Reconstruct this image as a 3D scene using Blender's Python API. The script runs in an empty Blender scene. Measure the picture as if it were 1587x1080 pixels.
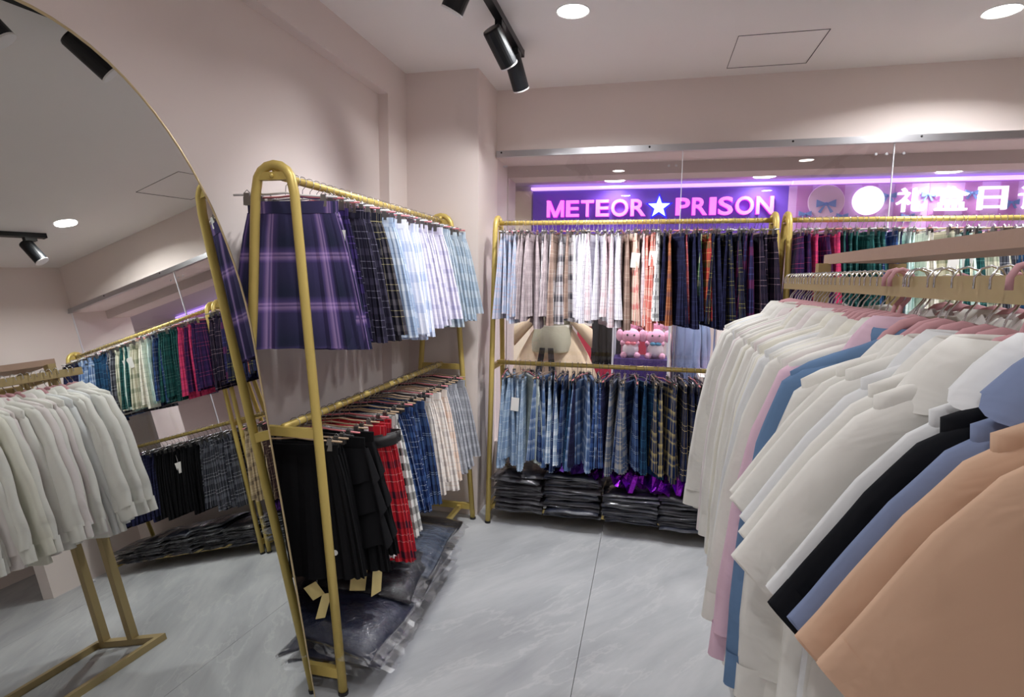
import bpy, bmesh, math, random
from mathutils import Vector, Matrix
PI = math.pi
rnd = random.Random(7)
scn = bpy.context.scene
C = scn.collection

# ------------------------------------------------------------------ camera
F_PX, YAW, PITCH, ROLL, CAM_H = 904.84, .229157, -.1202336, .0106942, 1.38
cam = bpy.data.cameras.new('camera'); cam_o = bpy.data.objects.new('camera', cam); C.objects.link(cam_o)
cam.sensor_width = 36; cam.lens = 36 * F_PX / 1587; cam.clip_start = .02; cam.clip_end = 60
_f = Vector((-math.sin(YAW) * math.cos(PITCH), math.cos(YAW) * math.cos(PITCH), math.sin(PITCH)))
_r = Vector((math.cos(YAW), math.sin(YAW), 0)); _u = _r.cross(_f)
_r2 = math.cos(ROLL) * _r + math.sin(ROLL) * _u; _u2 = -math.sin(ROLL) * _r + math.cos(ROLL) * _u
cam_o.matrix_world = Matrix(((_r2.x, _u2.x, -_f.x, 0), (_r2.y, _u2.y, -_f.y, 0), (_r2.z, _u2.z, -_f.z, CAM_H), (0, 0, 0, 1)))
scn.camera = cam_o
# ------------------------------------------------------------------ world, exposure
w = bpy.data.worlds.new('world'); scn.world = w; w.use_nodes = True
w.node_tree.nodes['Background'].inputs[0].default_value = (.75, .72, .8, 1)
w.node_tree.nodes['Background'].inputs[1].default_value = .25
vs = scn.view_settings
vs.view_transform = 'Standard'; vs.look = 'None'; vs.gamma = 1; vs.use_curve_mapping = False; vs.exposure = 0.88
scn.cycles.diffuse_bounces = 8; scn.cycles.max_bounces = 14; scn.cycles.transparent_max_bounces = 24
# light powers (watt) used by the fixtures' builders below
P_DOWN, P_SPOT, P_CORR = 10.5, 7.5, 24.0

# ------------------------------------------------------------------ helpers
def lin(c):
    return tuple((v / 255 / 12.92 if v / 255 <= .04045 else ((v / 255 + .055) / 1.055) ** 2.4) for v in c)
class NT:
    def __init__(s, m):
        m.use_nodes = True; s.t = m.node_tree; s.t.nodes.clear()
    def n(s, kind, **kw):
        x = s.t.nodes.new(kind)
        for k, v in kw.items(): setattr(x, k, v)
        return x
    def l(s, a, b): s.t.links.new(a, b)
def mat(name, col, rough=.6, metal=0, coat=0, emit=None, bump=None, spec=.5, trans=0):
    m = bpy.data.materials.new(name); t = NT(m); o = t.n('ShaderNodeOutputMaterial'); b = t.n('ShaderNodeBsdfPrincipled')
    t.l(b.outputs[0], o.inputs[0]); b.inputs['Base Color'].default_value = (*lin(col), 1)
    b.inputs['Roughness'].default_value = rough; b.inputs['Metallic'].default_value = metal
    b.inputs['Coat Weight'].default_value = coat; b.inputs['Coat Roughness'].default_value = .08
    b.inputs['Specular IOR Level'].default_value = spec
    if emit: b.inputs['Emission Color'].default_value = (*lin(emit[0]), 1); b.inputs['Emission Strength'].default_value = emit[1]
    if bump:
        tc = t.n('ShaderNodeTexCoord'); nz = t.n('ShaderNodeTexNoise'); nz.inputs['Scale'].default_value = bump[0]; nz.inputs['Detail'].default_value = 5
        bp = t.n('ShaderNodeBump'); bp.inputs['Strength'].default_value = bump[1]; bp.inputs['Distance'].default_value = bump[2] if len(bump) > 2 else .01
        t.l(tc.outputs['Object'], nz.inputs['Vector']); t.l(nz.outputs[0], bp.inputs['Height']); t.l(bp.outputs[0], b.inputs['Normal'])
        if coat: t.l(bp.outputs[0], b.inputs['Coat Normal'])
    return m
def plaid(name, base, band, line, period=.11, style=0, w=(.5,)):
    """tartan: the same sett of colours crosswise and lengthwise, woven half and half"""
    m = bpy.data.materials.new(name); t = NT(m); o = t.n('ShaderNodeOutputMaterial'); b = t.n('ShaderNodeBsdfPrincipled')
    t.l(b.outputs[0], o.inputs[0]); b.inputs['Roughness'].default_value = .85; b.inputs['Specular IOR Level'].default_value = .15
    uv = t.n('ShaderNodeUVMap'); sp = t.n('ShaderNodeSeparateXYZ'); t.l(uv.outputs[0], sp.inputs[0])
    B, D, L = base, band, line
    mid = tuple((x + y) / 2 for x, y in zip(B, D))
    setts = [
        [(0, B), (.28, D), (.55, B), (.70, L), (.735, B), (.90, L), (.925, B)],
        [(0, B), (.16, L), (.19, B), (.40, D), (.66, mid), (.74, L), (.77, B)],
        [(0, D), (.42, B), (.5, L), (.53, B), (.60, L), (.63, B)],
        [(0, B), (.10, L), (.125, B), (.33, L), (.355, B), (.55, D), (.78, B)],
        [(0, D), (.5, B)],
        [(0, B), (.30, mid), (.36, D), (.44, L), (.50, D), (.56, mid), (.62, B), (.85, L), (.87, B)],
        [(0, B), (.56, mid), (.60, D), (.68, L), (.71, D), (.75, L), (.78, D), (.86, mid), (.90, B)],
    ]
    oi = t.n('ShaderNodeObjectInfo'); out = []
    for ax in (0, 1):
        mu = t.n('ShaderNodeMath', operation='MULTIPLY'); mu.inputs[1].default_value = 1 / period
        ad = t.n('ShaderNodeMath', operation='FRACT')
        of = t.n('ShaderNodeMath', operation='MULTIPLY_ADD'); of.inputs[1].default_value = (7.3, 3.1)[ax]; t.l(oi.outputs['Random'], of.inputs[0]); t.l(mu.outputs[0], of.inputs[2])   # every skirt is cut elsewhere from the cloth
        t.l(sp.outputs[ax], mu.inputs[0]); t.l(of.outputs[0], ad.inputs[0])
        cr = t.n('ShaderNodeValToRGB'); cr.color_ramp.interpolation = 'LINEAR' if style >= 5 else 'CONSTANT'
        e = cr.color_ramp.elements; st = setts[style]
        e[0].position = st[0][0]; e[0].color = (*lin(st[0][1]), 1); e[1].position = st[1][0]; e[1].color = (*lin(st[1][1]), 1)
        for p_, c_ in st[2:]:
            k = e.new(p_); k.color = (*lin(c_), 1)
        t.l(ad.outputs[0], cr.inputs[0]); out.append(cr.outputs[0])
    mx = t.n('ShaderNodeMix', data_type='RGBA'); mx.inputs[0].default_value = .5
    t.l(out[0], mx.inputs[6]); t.l(out[1], mx.inputs[7]); t.l(mx.outputs[2], b.inputs['Base Color'])
    return m

class MB:
    """collects geometry for ONE mesh"""
    def __init__(s): s.v = []; s.f = []; s.uv = {}; s.mi = []; s.cur = 0
    def face(s, idx, uv=None):
        if uv: s.uv[len(s.f)] = uv
        s.f.append(idx); s.mi.append(s.cur)
    def box(s, c, d, ch=0):
        x, y, z = c; a, b, e = d[0] / 2, d[1] / 2, d[2] / 2; n = len(s.v)
        for i in (-1, 1):
            for j in (-1, 1):
                for k in (-1, 1): s.v.append((x + i * a, y + j * b, z + k * e))
        for q in ((0, 1, 3, 2), (4, 6, 7, 5), (0, 4, 5, 1), (2, 3, 7, 6), (0, 2, 6, 4), (1, 5, 7, 3)): s.face([n + i for i in q])
        return s
    def loft(s, rings, closed=True, cap0=False, cap1=False, uvs=None):
        n = len(s.v); N = len(rings[0])
        for r in rings: s.v += [tuple(p) for p in r]
        for i in range(len(rings) - 1):
            for j in range(N if closed else N - 1):
                k = (j + 1) % N
                u = None
                if uvs: u = [uvs(i, j), uvs(i, j + 1), uvs(i + 1, j + 1), uvs(i + 1, j)]
                s.face([n + i * N + j, n + i * N + k, n + (i + 1) * N + k, n + (i + 1) * N + j], u)
        if cap0: s.face([n + j for j in range(N)][::-1])
        if cap1: s.face([n + (len(rings) - 1) * N + j for j in range(N)])
        return s
    def tube(s, pts, r, seg=8, closed=False, cap=True):
        pts = [Vector(p) for p in pts]; N = len(pts); rings = []
        ref = None
        for i in range(N):
            a = pts[i - 1] if (i or closed) else pts[i]; b = pts[(i + 1) % N] if (i < N - 1 or closed) else pts[i]
            t = (b - a).normalized()
            if ref is None: ref = Vector((0, 0, 1)) if abs(t.z) < .9 else Vector((1, 0, 0))
            u = (ref - t * ref.dot(t)).normalized(); v = t.cross(u); ref = u
            rr = r[i] if isinstance(r, (list, tuple)) else r
            rings.append([pts[i] + (u * math.cos(q * 2 * PI / seg) + v * math.sin(q * 2 * PI / seg)) * rr for q in range(seg)])
        if closed: rings.append(rings[0]); cap = False
        return s.loft(rings, True, cap, cap)
    def lathe(s, prof, seg=16, c=(0, 0, 0)):
        rings = [[(c[0] + r * math.cos(2 * PI * k / seg), c[1] + r * math.sin(2 * PI * k / seg), c[2] + z) for k in range(seg)] for r, z in prof]
        return s.loft(rings, True, True, True)
    def ball(s, c, r, seg=14, rows=9, sq=(1, 1, 1)):
        rings = []
        for i in range(rows + 1):
            a = -PI / 2 + PI * i / rows; rr = max(math.cos(a), .02)
            rings.append([(c[0] + r * sq[0] * rr * math.cos(2 * PI * k / seg), c[1] + r * sq[1] * rr * math.sin(2 * PI * k / seg), c[2] + r * sq[2] * math.sin(a)) for k in range(seg)])
        return s.loft(rings, True, True, True)
    def mesh(s, name, smooth=False):
        m = bpy.data.meshes.new(name); m.from_pydata(s.v, [], s.f)
        if s.uv:
            ul = m.uv_layers.new(name='UVMap')
            for p in m.polygons:
                u = s.uv.get(p.index)
                if u:
                    for k, li in enumerate(p.loop_indices): ul.data[li].uv = u[k]
        if smooth: m.polygons.foreach_set('use_smooth', [True] * len(m.polygons))
        bm = bmesh.new(); bm.from_mesh(m); bmesh.ops.recalc_face_normals(bm, faces=bm.faces); bm.to_mesh(m); bm.free()
        m.materials.append(None)
        return m
def put(name, me, m, parent=None, loc=(0, 0, 0), rot=(0, 0, 0), scale=(1, 1, 1)):
    o = bpy.data.objects.new(name, me); C.objects.link(o); o.parent = parent
    o.location = loc; o.rotation_euler = rot; o.scale = scale
    o.material_slots[0].link = 'OBJECT'; o.material_slots[0].material = m
    return o
def empty(name, loc=(0, 0, 0), rot=(0, 0, 0), parent=None):
    o = bpy.data.objects.new(name, None); C.objects.link(o); o.location = loc; o.rotation_euler = rot; o.parent = parent
    o.empty_display_size = .05
    return o
def tag(o, label=None, cat=None, group=None, kind=None):
    if label: o['label'] = label
    if cat: o['category'] = cat
    if group: o['group'] = group
    if kind: o['kind'] = kind
    return o
def struct(o, label=None): o['kind'] = 'structure'; return tag(o, label)
def boxm(name, c, d): return MB().box(c, d).mesh(name)
def slab(name, lo, hi, m, parent=None):
    return put(name, boxm(name, [(a + b) / 2 for a, b in zip(lo, hi)], [b - a for a, b in zip(lo, hi)]), m, parent)
ONES = ['', 'first', 'second', 'third', 'fourth', 'fifth', 'sixth', 'seventh', 'eighth', 'ninth', 'tenth', 'eleventh', 'twelfth', 'thirteenth', 'fourteenth', 'fifteenth', 'sixteenth', 'seventeenth', 'eighteenth', 'nineteenth']
TENS = ['', '', 'twent', 'thirt', 'fort', 'fift', 'sixt', 'sevent']
def nth(n):
    if n < 20: return ONES[n]
    t, o = divmod(n, 10)
    return TENS[t] + ('ieth' if o == 0 else 'y-' + ONES[o])

# ------------------------------------------------------------------ surface materials
def wall_mat(name, col, var=.04, sc=1.2):
    m = bpy.data.materials.new(name); t = NT(m); o = t.n('ShaderNodeOutputMaterial'); b = t.n('ShaderNodeBsdfPrincipled'); t.l(b.outputs[0], o.inputs[0])
    tc = t.n('ShaderNodeTexCoord'); nz = t.n('ShaderNodeTexNoise'); nz.inputs['Scale'].default_value = sc; nz.inputs['Detail'].default_value = 3
    cr = t.n('ShaderNodeValToRGB'); a = lin(col)
    cr.color_ramp.elements[0].color = (*[v * (1 - var) for v in a], 1); cr.color_ramp.elements[1].color = (*[v * (1 + var) for v in a], 1)
    t.l(tc.outputs['Object'], nz.inputs[0]); t.l(nz.outputs[0], cr.inputs[0]); t.l(cr.outputs[0], b.inputs['Base Color'])
    n2 = t.n('ShaderNodeTexNoise'); n2.inputs['Scale'].default_value = 90; bp = t.n('ShaderNodeBump'); bp.inputs['Strength'].default_value = .06; bp.inputs['Distance'].default_value = .004
    t.l(tc.outputs['Object'], n2.inputs[0]); t.l(n2.outputs[0], bp.inputs['Height']); t.l(bp.outputs[0], b.inputs['Normal'])
    b.inputs['Roughness'].default_value = .75; b.inputs['Specular IOR Level'].default_value = .3
    return m
M = {}
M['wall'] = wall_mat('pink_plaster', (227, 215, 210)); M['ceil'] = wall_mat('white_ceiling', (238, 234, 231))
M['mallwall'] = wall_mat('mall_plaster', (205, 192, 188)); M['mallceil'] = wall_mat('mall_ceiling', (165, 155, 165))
def floor_mat():
    m = bpy.data.materials.new('grey_marble_vinyl'); t = NT(m); o = t.n('ShaderNodeOutputMaterial'); b = t.n('ShaderNodeBsdfPrincipled'); t.l(b.outputs[0], o.inputs[0])
    tc = t.n('ShaderNodeTexCoord'); m0 = t.n('ShaderNodeMapping'); m0.inputs['Rotation'].default_value = (0, 0, -.93); t.l(tc.outputs['Object'], m0.inputs[0])
    mp = t.n('ShaderNodeMapping'); mp.inputs['Scale'].default_value = (.8, 3.0, 1); t.l(m0.outputs[0], mp.inputs[0])
    n1 = t.n('ShaderNodeTexNoise'); n1.inputs['Scale'].default_value = 1.5; n1.inputs['Detail'].default_value = 9; n1.inputs['Roughness'].default_value = .62; n1.inputs['Distortion'].default_value = .35
    n2 = t.n('ShaderNodeTexNoise'); n2.inputs['Scale'].default_value = 1.1; n2.inputs['Detail'].default_value = 10; n2.inputs['Roughness'].default_value = .6; n2.inputs['Distortion'].default_value = .25
    for n_ in (n1, n2): t.l(mp.outputs[0], n_.inputs[0])
    c1 = t.n('ShaderNodeValToRGB'); e = c1.color_ramp.elements; e[0].position = .28; e[0].color = (*lin((150, 152, 156)), 1); e[1].position = .72; e[1].color = (*lin((188, 189, 191)), 1)
    k = e.new(.5); k.color = (*lin((170, 172, 175)), 1)
    c2 = t.n('ShaderNodeValToRGB'); e = c2.color_ramp.elements; e[0].position = .482; e[0].color = (0, 0, 0, 1); e[1].position = .512; e[1].color = (0, 0, 0, 1)
    k = e.new(.497); k.color = (1, 1, 1, 1)
    t.l(n1.outputs[0], c1.inputs[0]); t.l(n2.outputs[0], c2.inputs[0])
    mu = t.n('ShaderNodeMath', operation='MULTIPLY'); mu.inputs[1].default_value = .30; t.l(c2.outputs[0], mu.inputs[0])
    mx = t.n('ShaderNodeMix', data_type='RGBA'); t.l(mu.outputs[0], mx.inputs[0]); t.l(c1.outputs[0], mx.inputs[6]); mx.inputs[7].default_value = (*lin((202, 202, 202)), 1)
    t.l(mx.outputs[2], b.inputs['Base Color']); b.inputs['Roughness'].default_value = .42; b.inputs['Specular IOR Level'].default_value = .4
    return m
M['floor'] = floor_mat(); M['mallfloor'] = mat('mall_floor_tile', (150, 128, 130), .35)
M['seam'] = mat('dark_joint', (58, 56, 56), .9)
M['alu'] = mat('brushed_aluminium', (196, 196, 200), .28, 1); M['screw'] = mat('dark_screw', (50, 48, 48), .5, .6)
M['gold'] = mat('gold_paint', (206, 182, 104), .4, .3, bump=(60, .05)); M['bronze'] = mat('bronze_paint', (176, 156, 112), .42, .4)
M['black'] = mat('black_metal', (22, 24, 28), .38, .3); M['steel'] = mat('chrome_wire', (205, 205, 208), .22, 1)
M['hpink'] = mat('pink_velvet', (192, 146, 152), .85); M['htan'] = mat('tan_plastic', (176, 150, 122), .5); M['hblack'] = mat('black_plastic', (26, 24, 26), .4)
M['hpinkp'] = mat('pink_plastic', (224, 134, 140), .45); M['hwhite'] = mat('white_plastic', (225, 222, 222), .4)
M['clip'] = mat('clip_chrome', (150, 148, 146), .3, .9); M['paper'] = mat('white_card', (236, 234, 230), .7); M['kraft'] = mat('cream_card', (214, 196, 134), .7); M['browncard'] = mat('brown_card', (128, 92, 78), .7)
M['ink'] = mat('black_ink', (40, 40, 42), .8)
M['lamp'] = mat('lamp_diffuser', (255, 255, 255), .5, emit=((255, 250, 244), 14)); M['rimw'] = mat('white_rim', (235, 235, 235), .4)
def mirror_mat():
    m = bpy.data.materials.new('silvered_glass'); t = NT(m); o = t.n('ShaderNodeOutputMaterial'); g = t.n('ShaderNodeBsdfGlossy'); g.inputs['Color'].default_value = (.70, .72, .69, 1); g.inputs['Roughness'].default_value = 0
    t.l(g.outputs[0], o.inputs[0]); return m
M['mirror'] = mirror_mat(); M['rim'] = mat('pale_gold_rim', (196, 178, 140), .35, .7); M['board'] = mat('backing_board', (90, 78, 66), .8)
def glass_mat(name, tint=(.93, .94, .95), refl=.06, rough=0):
    m = bpy.data.materials.new(name); t = NT(m); o = t.n('ShaderNodeOutputMaterial'); tr = t.n('ShaderNodeBsdfTransparent'); tr.inputs[0].default_value = (*tint, 1)
    g = t.n('ShaderNodeBsdfGlossy'); g.inputs['Roughness'].default_value = rough; fr = t.n('ShaderNodeFresnel'); fr.inputs[0].default_value = 1.45
    ad = t.n('ShaderNodeMath', operation='ADD'); ad.inputs[1].default_value = refl; t.l(fr.outputs[0], ad.inputs[0])
    ge = t.n('ShaderNodeNewGeometry'); iv = t.n('ShaderNodeMath', operation='SUBTRACT'); iv.inputs[0].default_value = 1; t.l(ge.outputs['Backfacing'], iv.inputs[1])
    mu = t.n('ShaderNodeMath', operation='MULTIPLY'); t.l(ad.outputs[0], mu.inputs[0]); t.l(iv.outputs[0], mu.inputs[1])   # one reflection per sheet
    mx = t.n('ShaderNodeMixShader'); t.l(mu.outputs[0], mx.inputs[0]); t.l(tr.outputs[0], mx.inputs[1]); t.l(g.outputs[0], mx.inputs[2]); t.l(mx.outputs[0], o.inputs[0]); return m
M['glass'] = glass_mat('window_glass'); M['acrylic'] = glass_mat('clear_acrylic', (.95, .95, .97), .08)
M['gedge'] = mat('polished_glass_edge', (226, 230, 236), .2, spec=.8)
def film_mat():
    m = bpy.data.materials.new('crinkled_clear_film'); t = NT(m); o = t.n('ShaderNodeOutputMaterial'); tr = t.n('ShaderNodeBsdfTransparent'); tr.inputs[0].default_value = (.97, .97, .98, 1)
    b = t.n('ShaderNodeBsdfPrincipled'); b.inputs['Base Color'].default_value = (.9, .9, .93, 1); b.inputs['Metallic'].default_value = 1; b.inputs['Roughness'].default_value = .14; b.inputs['Specular IOR Level'].default_value = 1
    tc = t.n('ShaderNodeTexCoord'); nz = t.n('ShaderNodeTexNoise'); nz.inputs['Scale'].default_value = 34; nz.inputs['Detail'].default_value = 4; nz.inputs['Distortion'].default_value = 1.2
    bp = t.n('ShaderNodeBump'); bp.inputs['Strength'].default_value = .9; bp.inputs['Distance'].default_value = .012
    t.l(tc.outputs['Object'], nz.inputs[0]); t.l(nz.outputs[0], bp.inputs['Height']); t.l(bp.outputs[0], b.inputs['Normal'])
    fr = t.n('ShaderNodeFresnel'); fr.inputs[0].default_value = 1.5; t.l(bp.outputs[0], fr.inputs['Normal'])
    ge = t.n('ShaderNodeNewGeometry'); iv = t.n('ShaderNodeMath', operation='SUBTRACT'); iv.inputs[0].default_value = 1; t.l(ge.outputs['Backfacing'], iv.inputs[1])
    mu = t.n('ShaderNodeMath', operation='MULTIPLY'); t.l(fr.outputs[0], mu.inputs[0]); t.l(iv.outputs[0], mu.inputs[1])
    ad = t.n('ShaderNodeMath', operation='ADD'); ad.inputs[1].default_value = .012; ad.use_clamp = True; t.l(mu.outputs[0], ad.inputs[0])
    mx = t.n('ShaderNodeMixShader'); t.l(ad.outputs[0], mx.inputs[0]); t.l(tr.outputs[0], mx.inputs[1]); t.l(b.outputs[0], mx.inputs[2]); t.l(mx.outputs[0], o.inputs[0]); return m
M['film'] = film_mat()
M['filmrim'] = glass_mat('gathered_film_rim', (.86, .86, .88), .08, .42)

# ------------------------------------------------------------------ the room
XL, XR, YB, YN, ZC = -1.35, 2.42, 3.53, -2.6, 2.49
fl = struct(slab('floor', (XL - .2, YN - .2, -.12), (3.8, YB, -.012), M['seam']))
for x0, x1 in ((XL - .06, -.2055), (-.2035, 1.797), (1.799, 3.8)):
    slab('vinyl_sheet', (x0, YN, -.012), (x1, YB, 0), M['floor'], fl)
ce = struct(slab('ceiling', (XL - .3, YN - .2, ZC), (XR + .2, YB + .28, ZC + .12), M['ceil']))
mb = MB(); hx0, hx1, hy0, hy1 = .353, .737, 2.983, 3.405
for c_, d_ in ((((hx0 + hx1) / 2, hy0, ZC - .0005), (hx1 - hx0, .0018, .003)), (((hx0 + hx1) / 2, hy1, ZC - .0005), (hx1 - hx0, .0015, .003)), ((hx0, (hy0 + hy1) / 2, ZC - .0005), (.0022, hy1 - hy0, .003)), ((hx1, (hy0 + hy1) / 2, ZC - .0005), (.003, hy1 - hy0, .003))): mb.box(c_, d_)
tag(put('hatch_joint', mb.mesh('hatch_joint'), M['seam'], ce), 'dark joint around the square ceiling hatch')
# left wall: face panel set back behind a flat border
wl = struct(slab('wall_left', (XL - .2, YN, 0), (XL - .055, YB, ZC), M['wall']))
slab('border_top', (XL - .055, YN, 2.316), (XL, 3.145, ZC), M['wall'], wl)
slab('border_side', (XL - .055, 2.912, 0), (XL, 3.145, 2.316), M['wall'], wl)
struct(slab('wall_column', (XL - .055, 3.145, 0), (-.932, YB + .3, ZC), M['wall']))
wb = struct(slab('wall_back', (-.932, YB, 2.10), (XR, YB + .28, ZC), M['wall']))
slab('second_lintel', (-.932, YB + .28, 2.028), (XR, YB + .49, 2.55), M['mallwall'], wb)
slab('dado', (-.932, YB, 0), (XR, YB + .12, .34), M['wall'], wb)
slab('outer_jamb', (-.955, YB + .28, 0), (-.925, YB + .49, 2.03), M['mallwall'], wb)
slab('end_panel', (1.92, YB + .03, .34), (XR, YB + .28, 1.55), M['wall'], wb)
# right wall with a wide opening to the next room
wr = struct(slab('wall_right', (XR, 2.80, 0), (XR + .12, YB + .49, ZC), M['wall']))
slab('opening_header', (XR, .9, 2.02), (XR + .12, 2.80, ZC), M['wall'], wr); slab('near_stretch', (XR, YN, 0), (XR + .12, .9, ZC), M['wall'], wr)
struct(slab('wall_beyond', (3.8, YN, 0), (3.9, YB + .3, ZC), M['wall'])); struct(slab('ceiling_beyond', (XR + .12, YN, ZC), (3.9, YB + .3, ZC + .1), M['ceil']))
struct(slab('wall_beyond_end', (XR + .12, YB, 0), (3.9, YB + .1, ZC), M['wall']))
struct(slab('wall_near', (XL - .2, YN - .15, 0), (3.9, YN, ZC), M['wall']))
# window
wn = empty('window_1', (-.92, YB, .34)); struct(wn, 'frameless glass shop window in three panes under an aluminium track')
def inw(o): o.parent = wn; o.matrix_parent_inverse = Matrix.Translation((.92, -YB, -.34)); return o
XJ = (-.925, .155, 1.217, XR)
for i in range(3):
    p_ = inw(slab('pane', (XJ[i] + .002, YB - .012, .342), (XJ[i + 1] - .002, YB - .002, 2.118), M['glass']))
    slab('polished_edge', (XJ[i + 1] - .0035, YB - .0125, .342), (XJ[i + 1] + .0005, YB - .0015, 2.105), M['gedge'], None).parent = p_
for x in (-.88, -.865, .08, .12, 1.13, 1.18, 1.26):
    inw(put('glass_clip', MB().lathe(((.0, 0), (.007, 0), (.007, .006), (0, .006)), 10).mesh('glass_clip'), M['alu'], None, (x, YB - .012, 2.045 if abs(x) > .2 else 2.02), (PI / 2, 0, 0)))
tk = inw(slab('track', (-.925, YB - .03, 2.10), (XR, YB, 2.135), M['alu']))
slab('track_lip', (-.925, YB - .036, 2.098), (XR, YB - .016, 2.106), M['alu'], tk)
scr = MB().lathe(((.0, 0), (.006, 0), (.005, .003), (0, .003)), 8).mesh('screw')
for x in (-.895, -.03, .72, 1.33, 1.97): put('screw', scr, M['screw'], tk, (x, YB - .03, 2.124), (PI / 2, 0, 0))

# ------------------------------------------------------------------ ceiling lamps
def downlight(x, y, z, label, r=.062, power=P_DOWN, group='recessed ceiling downlights'):
    o = empty('ceiling_downlight', (x, y, z)); tag(o, label, 'ceiling light', group)
    put('rim', MB().lathe(((r * .98, -.001), (r * 1.12, -.004), (r * 1.16, 0), (r * .98, 0)), 28).mesh('rim'), M['rimw'], o)
    put('diffuser', MB().lathe(((0, -.006), (r * .7, -.0055), (r, -.003), (r, 0), (0, 0)), 28).mesh('diffuser'), M['lamp'], o)
    la = bpy.data.lights.new('downlight_beam', 'AREA'); la.shape = 'DISK'; la.size = r * 2; la.energy = power; la.color = (.985, .99, 1); la.spread = 2.6
    lo = bpy.data.objects.new('downlight_beam', la); C.objects.link(lo); lo.parent = o; lo.location = (0, 0, -.012)
    return o
downlight(-.355, 2.578, ZC, 'round white ceiling downlight near the black spotlight track')
downlight(1.367, 2.937, ZC, 'round ceiling downlight at the right beside the hatch')
downlight(-.355, .75, ZC, 'round downlight added for room fill, in front of the mirror', power=3.5); downlight(1.367, 1.0, ZC, 'round downlight added for room fill, above the shirt rack', power=3.5)  # both out of view, added to raise the room's ambient light
downlight(-.355, -1.1, ZC, 'round downlight added for room fill, at the near left', power=6); downlight(1.367, -.9, ZC, 'round downlight added for room fill, at the near right', power=6)  # two more fill lamps added behind the camera
def spot_head(parent, y, aim, length=.165, r=.04, power=P_SPOT):
    """a track spotlight; its origin sits on the track"""
    o = empty('track_spotlight', (parent[0], y, ZC - .032)); a = Vector(aim).normalized()
    q = a.to_track_quat('-Z', 'Y')
    put('adapter', MB().box((0, 0, -.012), (.03, .075, .024)).mesh('adapter'), M['black'], o)
    put('arm', MB().tube([(0, 0, -.02), (0, .004, -.05), tuple(Vector((0, 0, -.085)))], .008, 8).mesh('arm'), M['black'], o)
    hd = put('head', MB().lathe(((0, length * .5), (r * .92, length * .5), (r, length * .46), (r, -length * .5), (r * .88, -length * .5), (r * .84, -length * .44), (0, -length * .44)), 24).mesh('head', False), M['black'], o, (0, 0, -.10))
    hd.rotation_euler = q.to_euler()
    put('lens', MB().lathe(((0, 0), (r * .8, 0), (r * .8, .006), (0, .006)), 20).mesh('lens'), M['lamp'], hd, (0, 0, -length * .49))
    put('lens_ring', MB().lathe(((r * .86, 0), (r * 1.01, 0), (r * 1.01, .006), (r * .86, .006)), 24).mesh('lens_ring'), M['rimw'], hd, (0, 0, -length * .5 - .001))
    sp = bpy.data.lights.new('spot_beam', 'SPOT'); sp.energy = power; sp.spot_size = math.radians(75); sp.spot_blend = .8; sp.shadow_soft_size = .03; sp.color = (.985, .99, 1)
    so = bpy.data.objects.new('spot_beam', sp); C.objects.link(so); so.parent = hd; so.location = (0, 0, -length * .5 - .02)
    return o
def track(x, y0, y1, label):
    o = empty('lighting_track', (x, y1, ZC)); tag(o, label, 'light track')
    put('rail', boxm('rail', (0, (y0 - y1) / 2, -.016), (.034, y1 - y0, .031)), M['black'], o)
    put('end_cap', boxm('end_cap', (0, .004, -.016), (.036, .012, .034)), M['black'], o)
track(-.66, .5, 2.945, 'black spotlight track on the ceiling left of the downlight')
track(1.62, .2, 2.945, 'black spotlight track on the ceiling over the right side')
for y, aim, lb in ((2.86, (.16, .55, -.75), 'black cylindrical track spotlight nearest the back wall, aimed at skirts'), (2.55, (.34, .62, -.72), 'larger-looking black cylindrical spotlight second from the track end'),
                   (2.02, (-.45, .1, -.8), 'black spotlight cut by the top edge of the photo'), (1.74, (-.25, .55, -.8), 'black spotlight seen only in the mirror below its top curve'), (1.40, (-.2, .45, -.85), 'lit spotlight at the top left corner of the mirror reflection')):
    tag(spot_head((-.66, 0, 0), y, aim), lb, 'spotlight', 'track spotlights')
for y, aim, lb in ((2.85, (-.35, .2, -.9), 'black spotlight at the track end, reflected at left of the mirror'), (1.9, (-.45, .5, -.7), 'black spotlight in the middle of the right track'), (1.0, (-.7, .3, -.7), 'black spotlight at the near part of the right track')):
    tag(spot_head((1.62, 0, 0), y, aim), lb, 'spotlight', 'track spotlights')

# ------------------------------------------------------------------ leaning arched mirror
MN = Vector((.98792692, -.05105086, .14626757)); MD = -1.07
def mx_(y, z, off=0): return Vector(((MD + off - MN.y * y - MN.z * z) / MN.x, y, z))
MYC, MA, MZ, MBh = 1.02, .535, 1.17, .78
out = [(MYC + MA, .012), (MYC + MA, .4), (MYC + MA, .8)] + [(MYC + MA * math.cos(t * PI / 40), MZ + MBh * math.sin(t * PI / 40)) for t in range(0, 41)] + [(MYC - MA, .8), (MYC - MA, .4), (MYC - MA, .012)]
mr = empty('floor_mirror', mx_(MYC, 0)); tag(mr, 'tall arched mirror with thin gold rim leaning at the left', 'mirror')
def inm(o): o.parent = mr; o.matrix_parent_inverse = Matrix.Translation(-mr.location); return o
mb = MB(); ring0 = [mx_(y, z) for y, z in out]; ring1 = [mx_(y, z, -.004) for y, z in out]; mb.loft([ring0, ring1], True, True, True)
inm(put('mirror_glass', mb.mesh('mirror_glass'), M['mirror']))
mb = MB(); mb.loft([[mx_(y, z, -.0045) for y, z in out], [mx_(y, z, -.014) for y, z in out]], True, True, True)
inm(put('backing', mb.mesh('backing'), M['board']))
inm(put('rim', MB().tube([mx_(y, z, -.003) for y, z in out], .0055, 8, True).mesh('rim', True), M['rim']))

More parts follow.
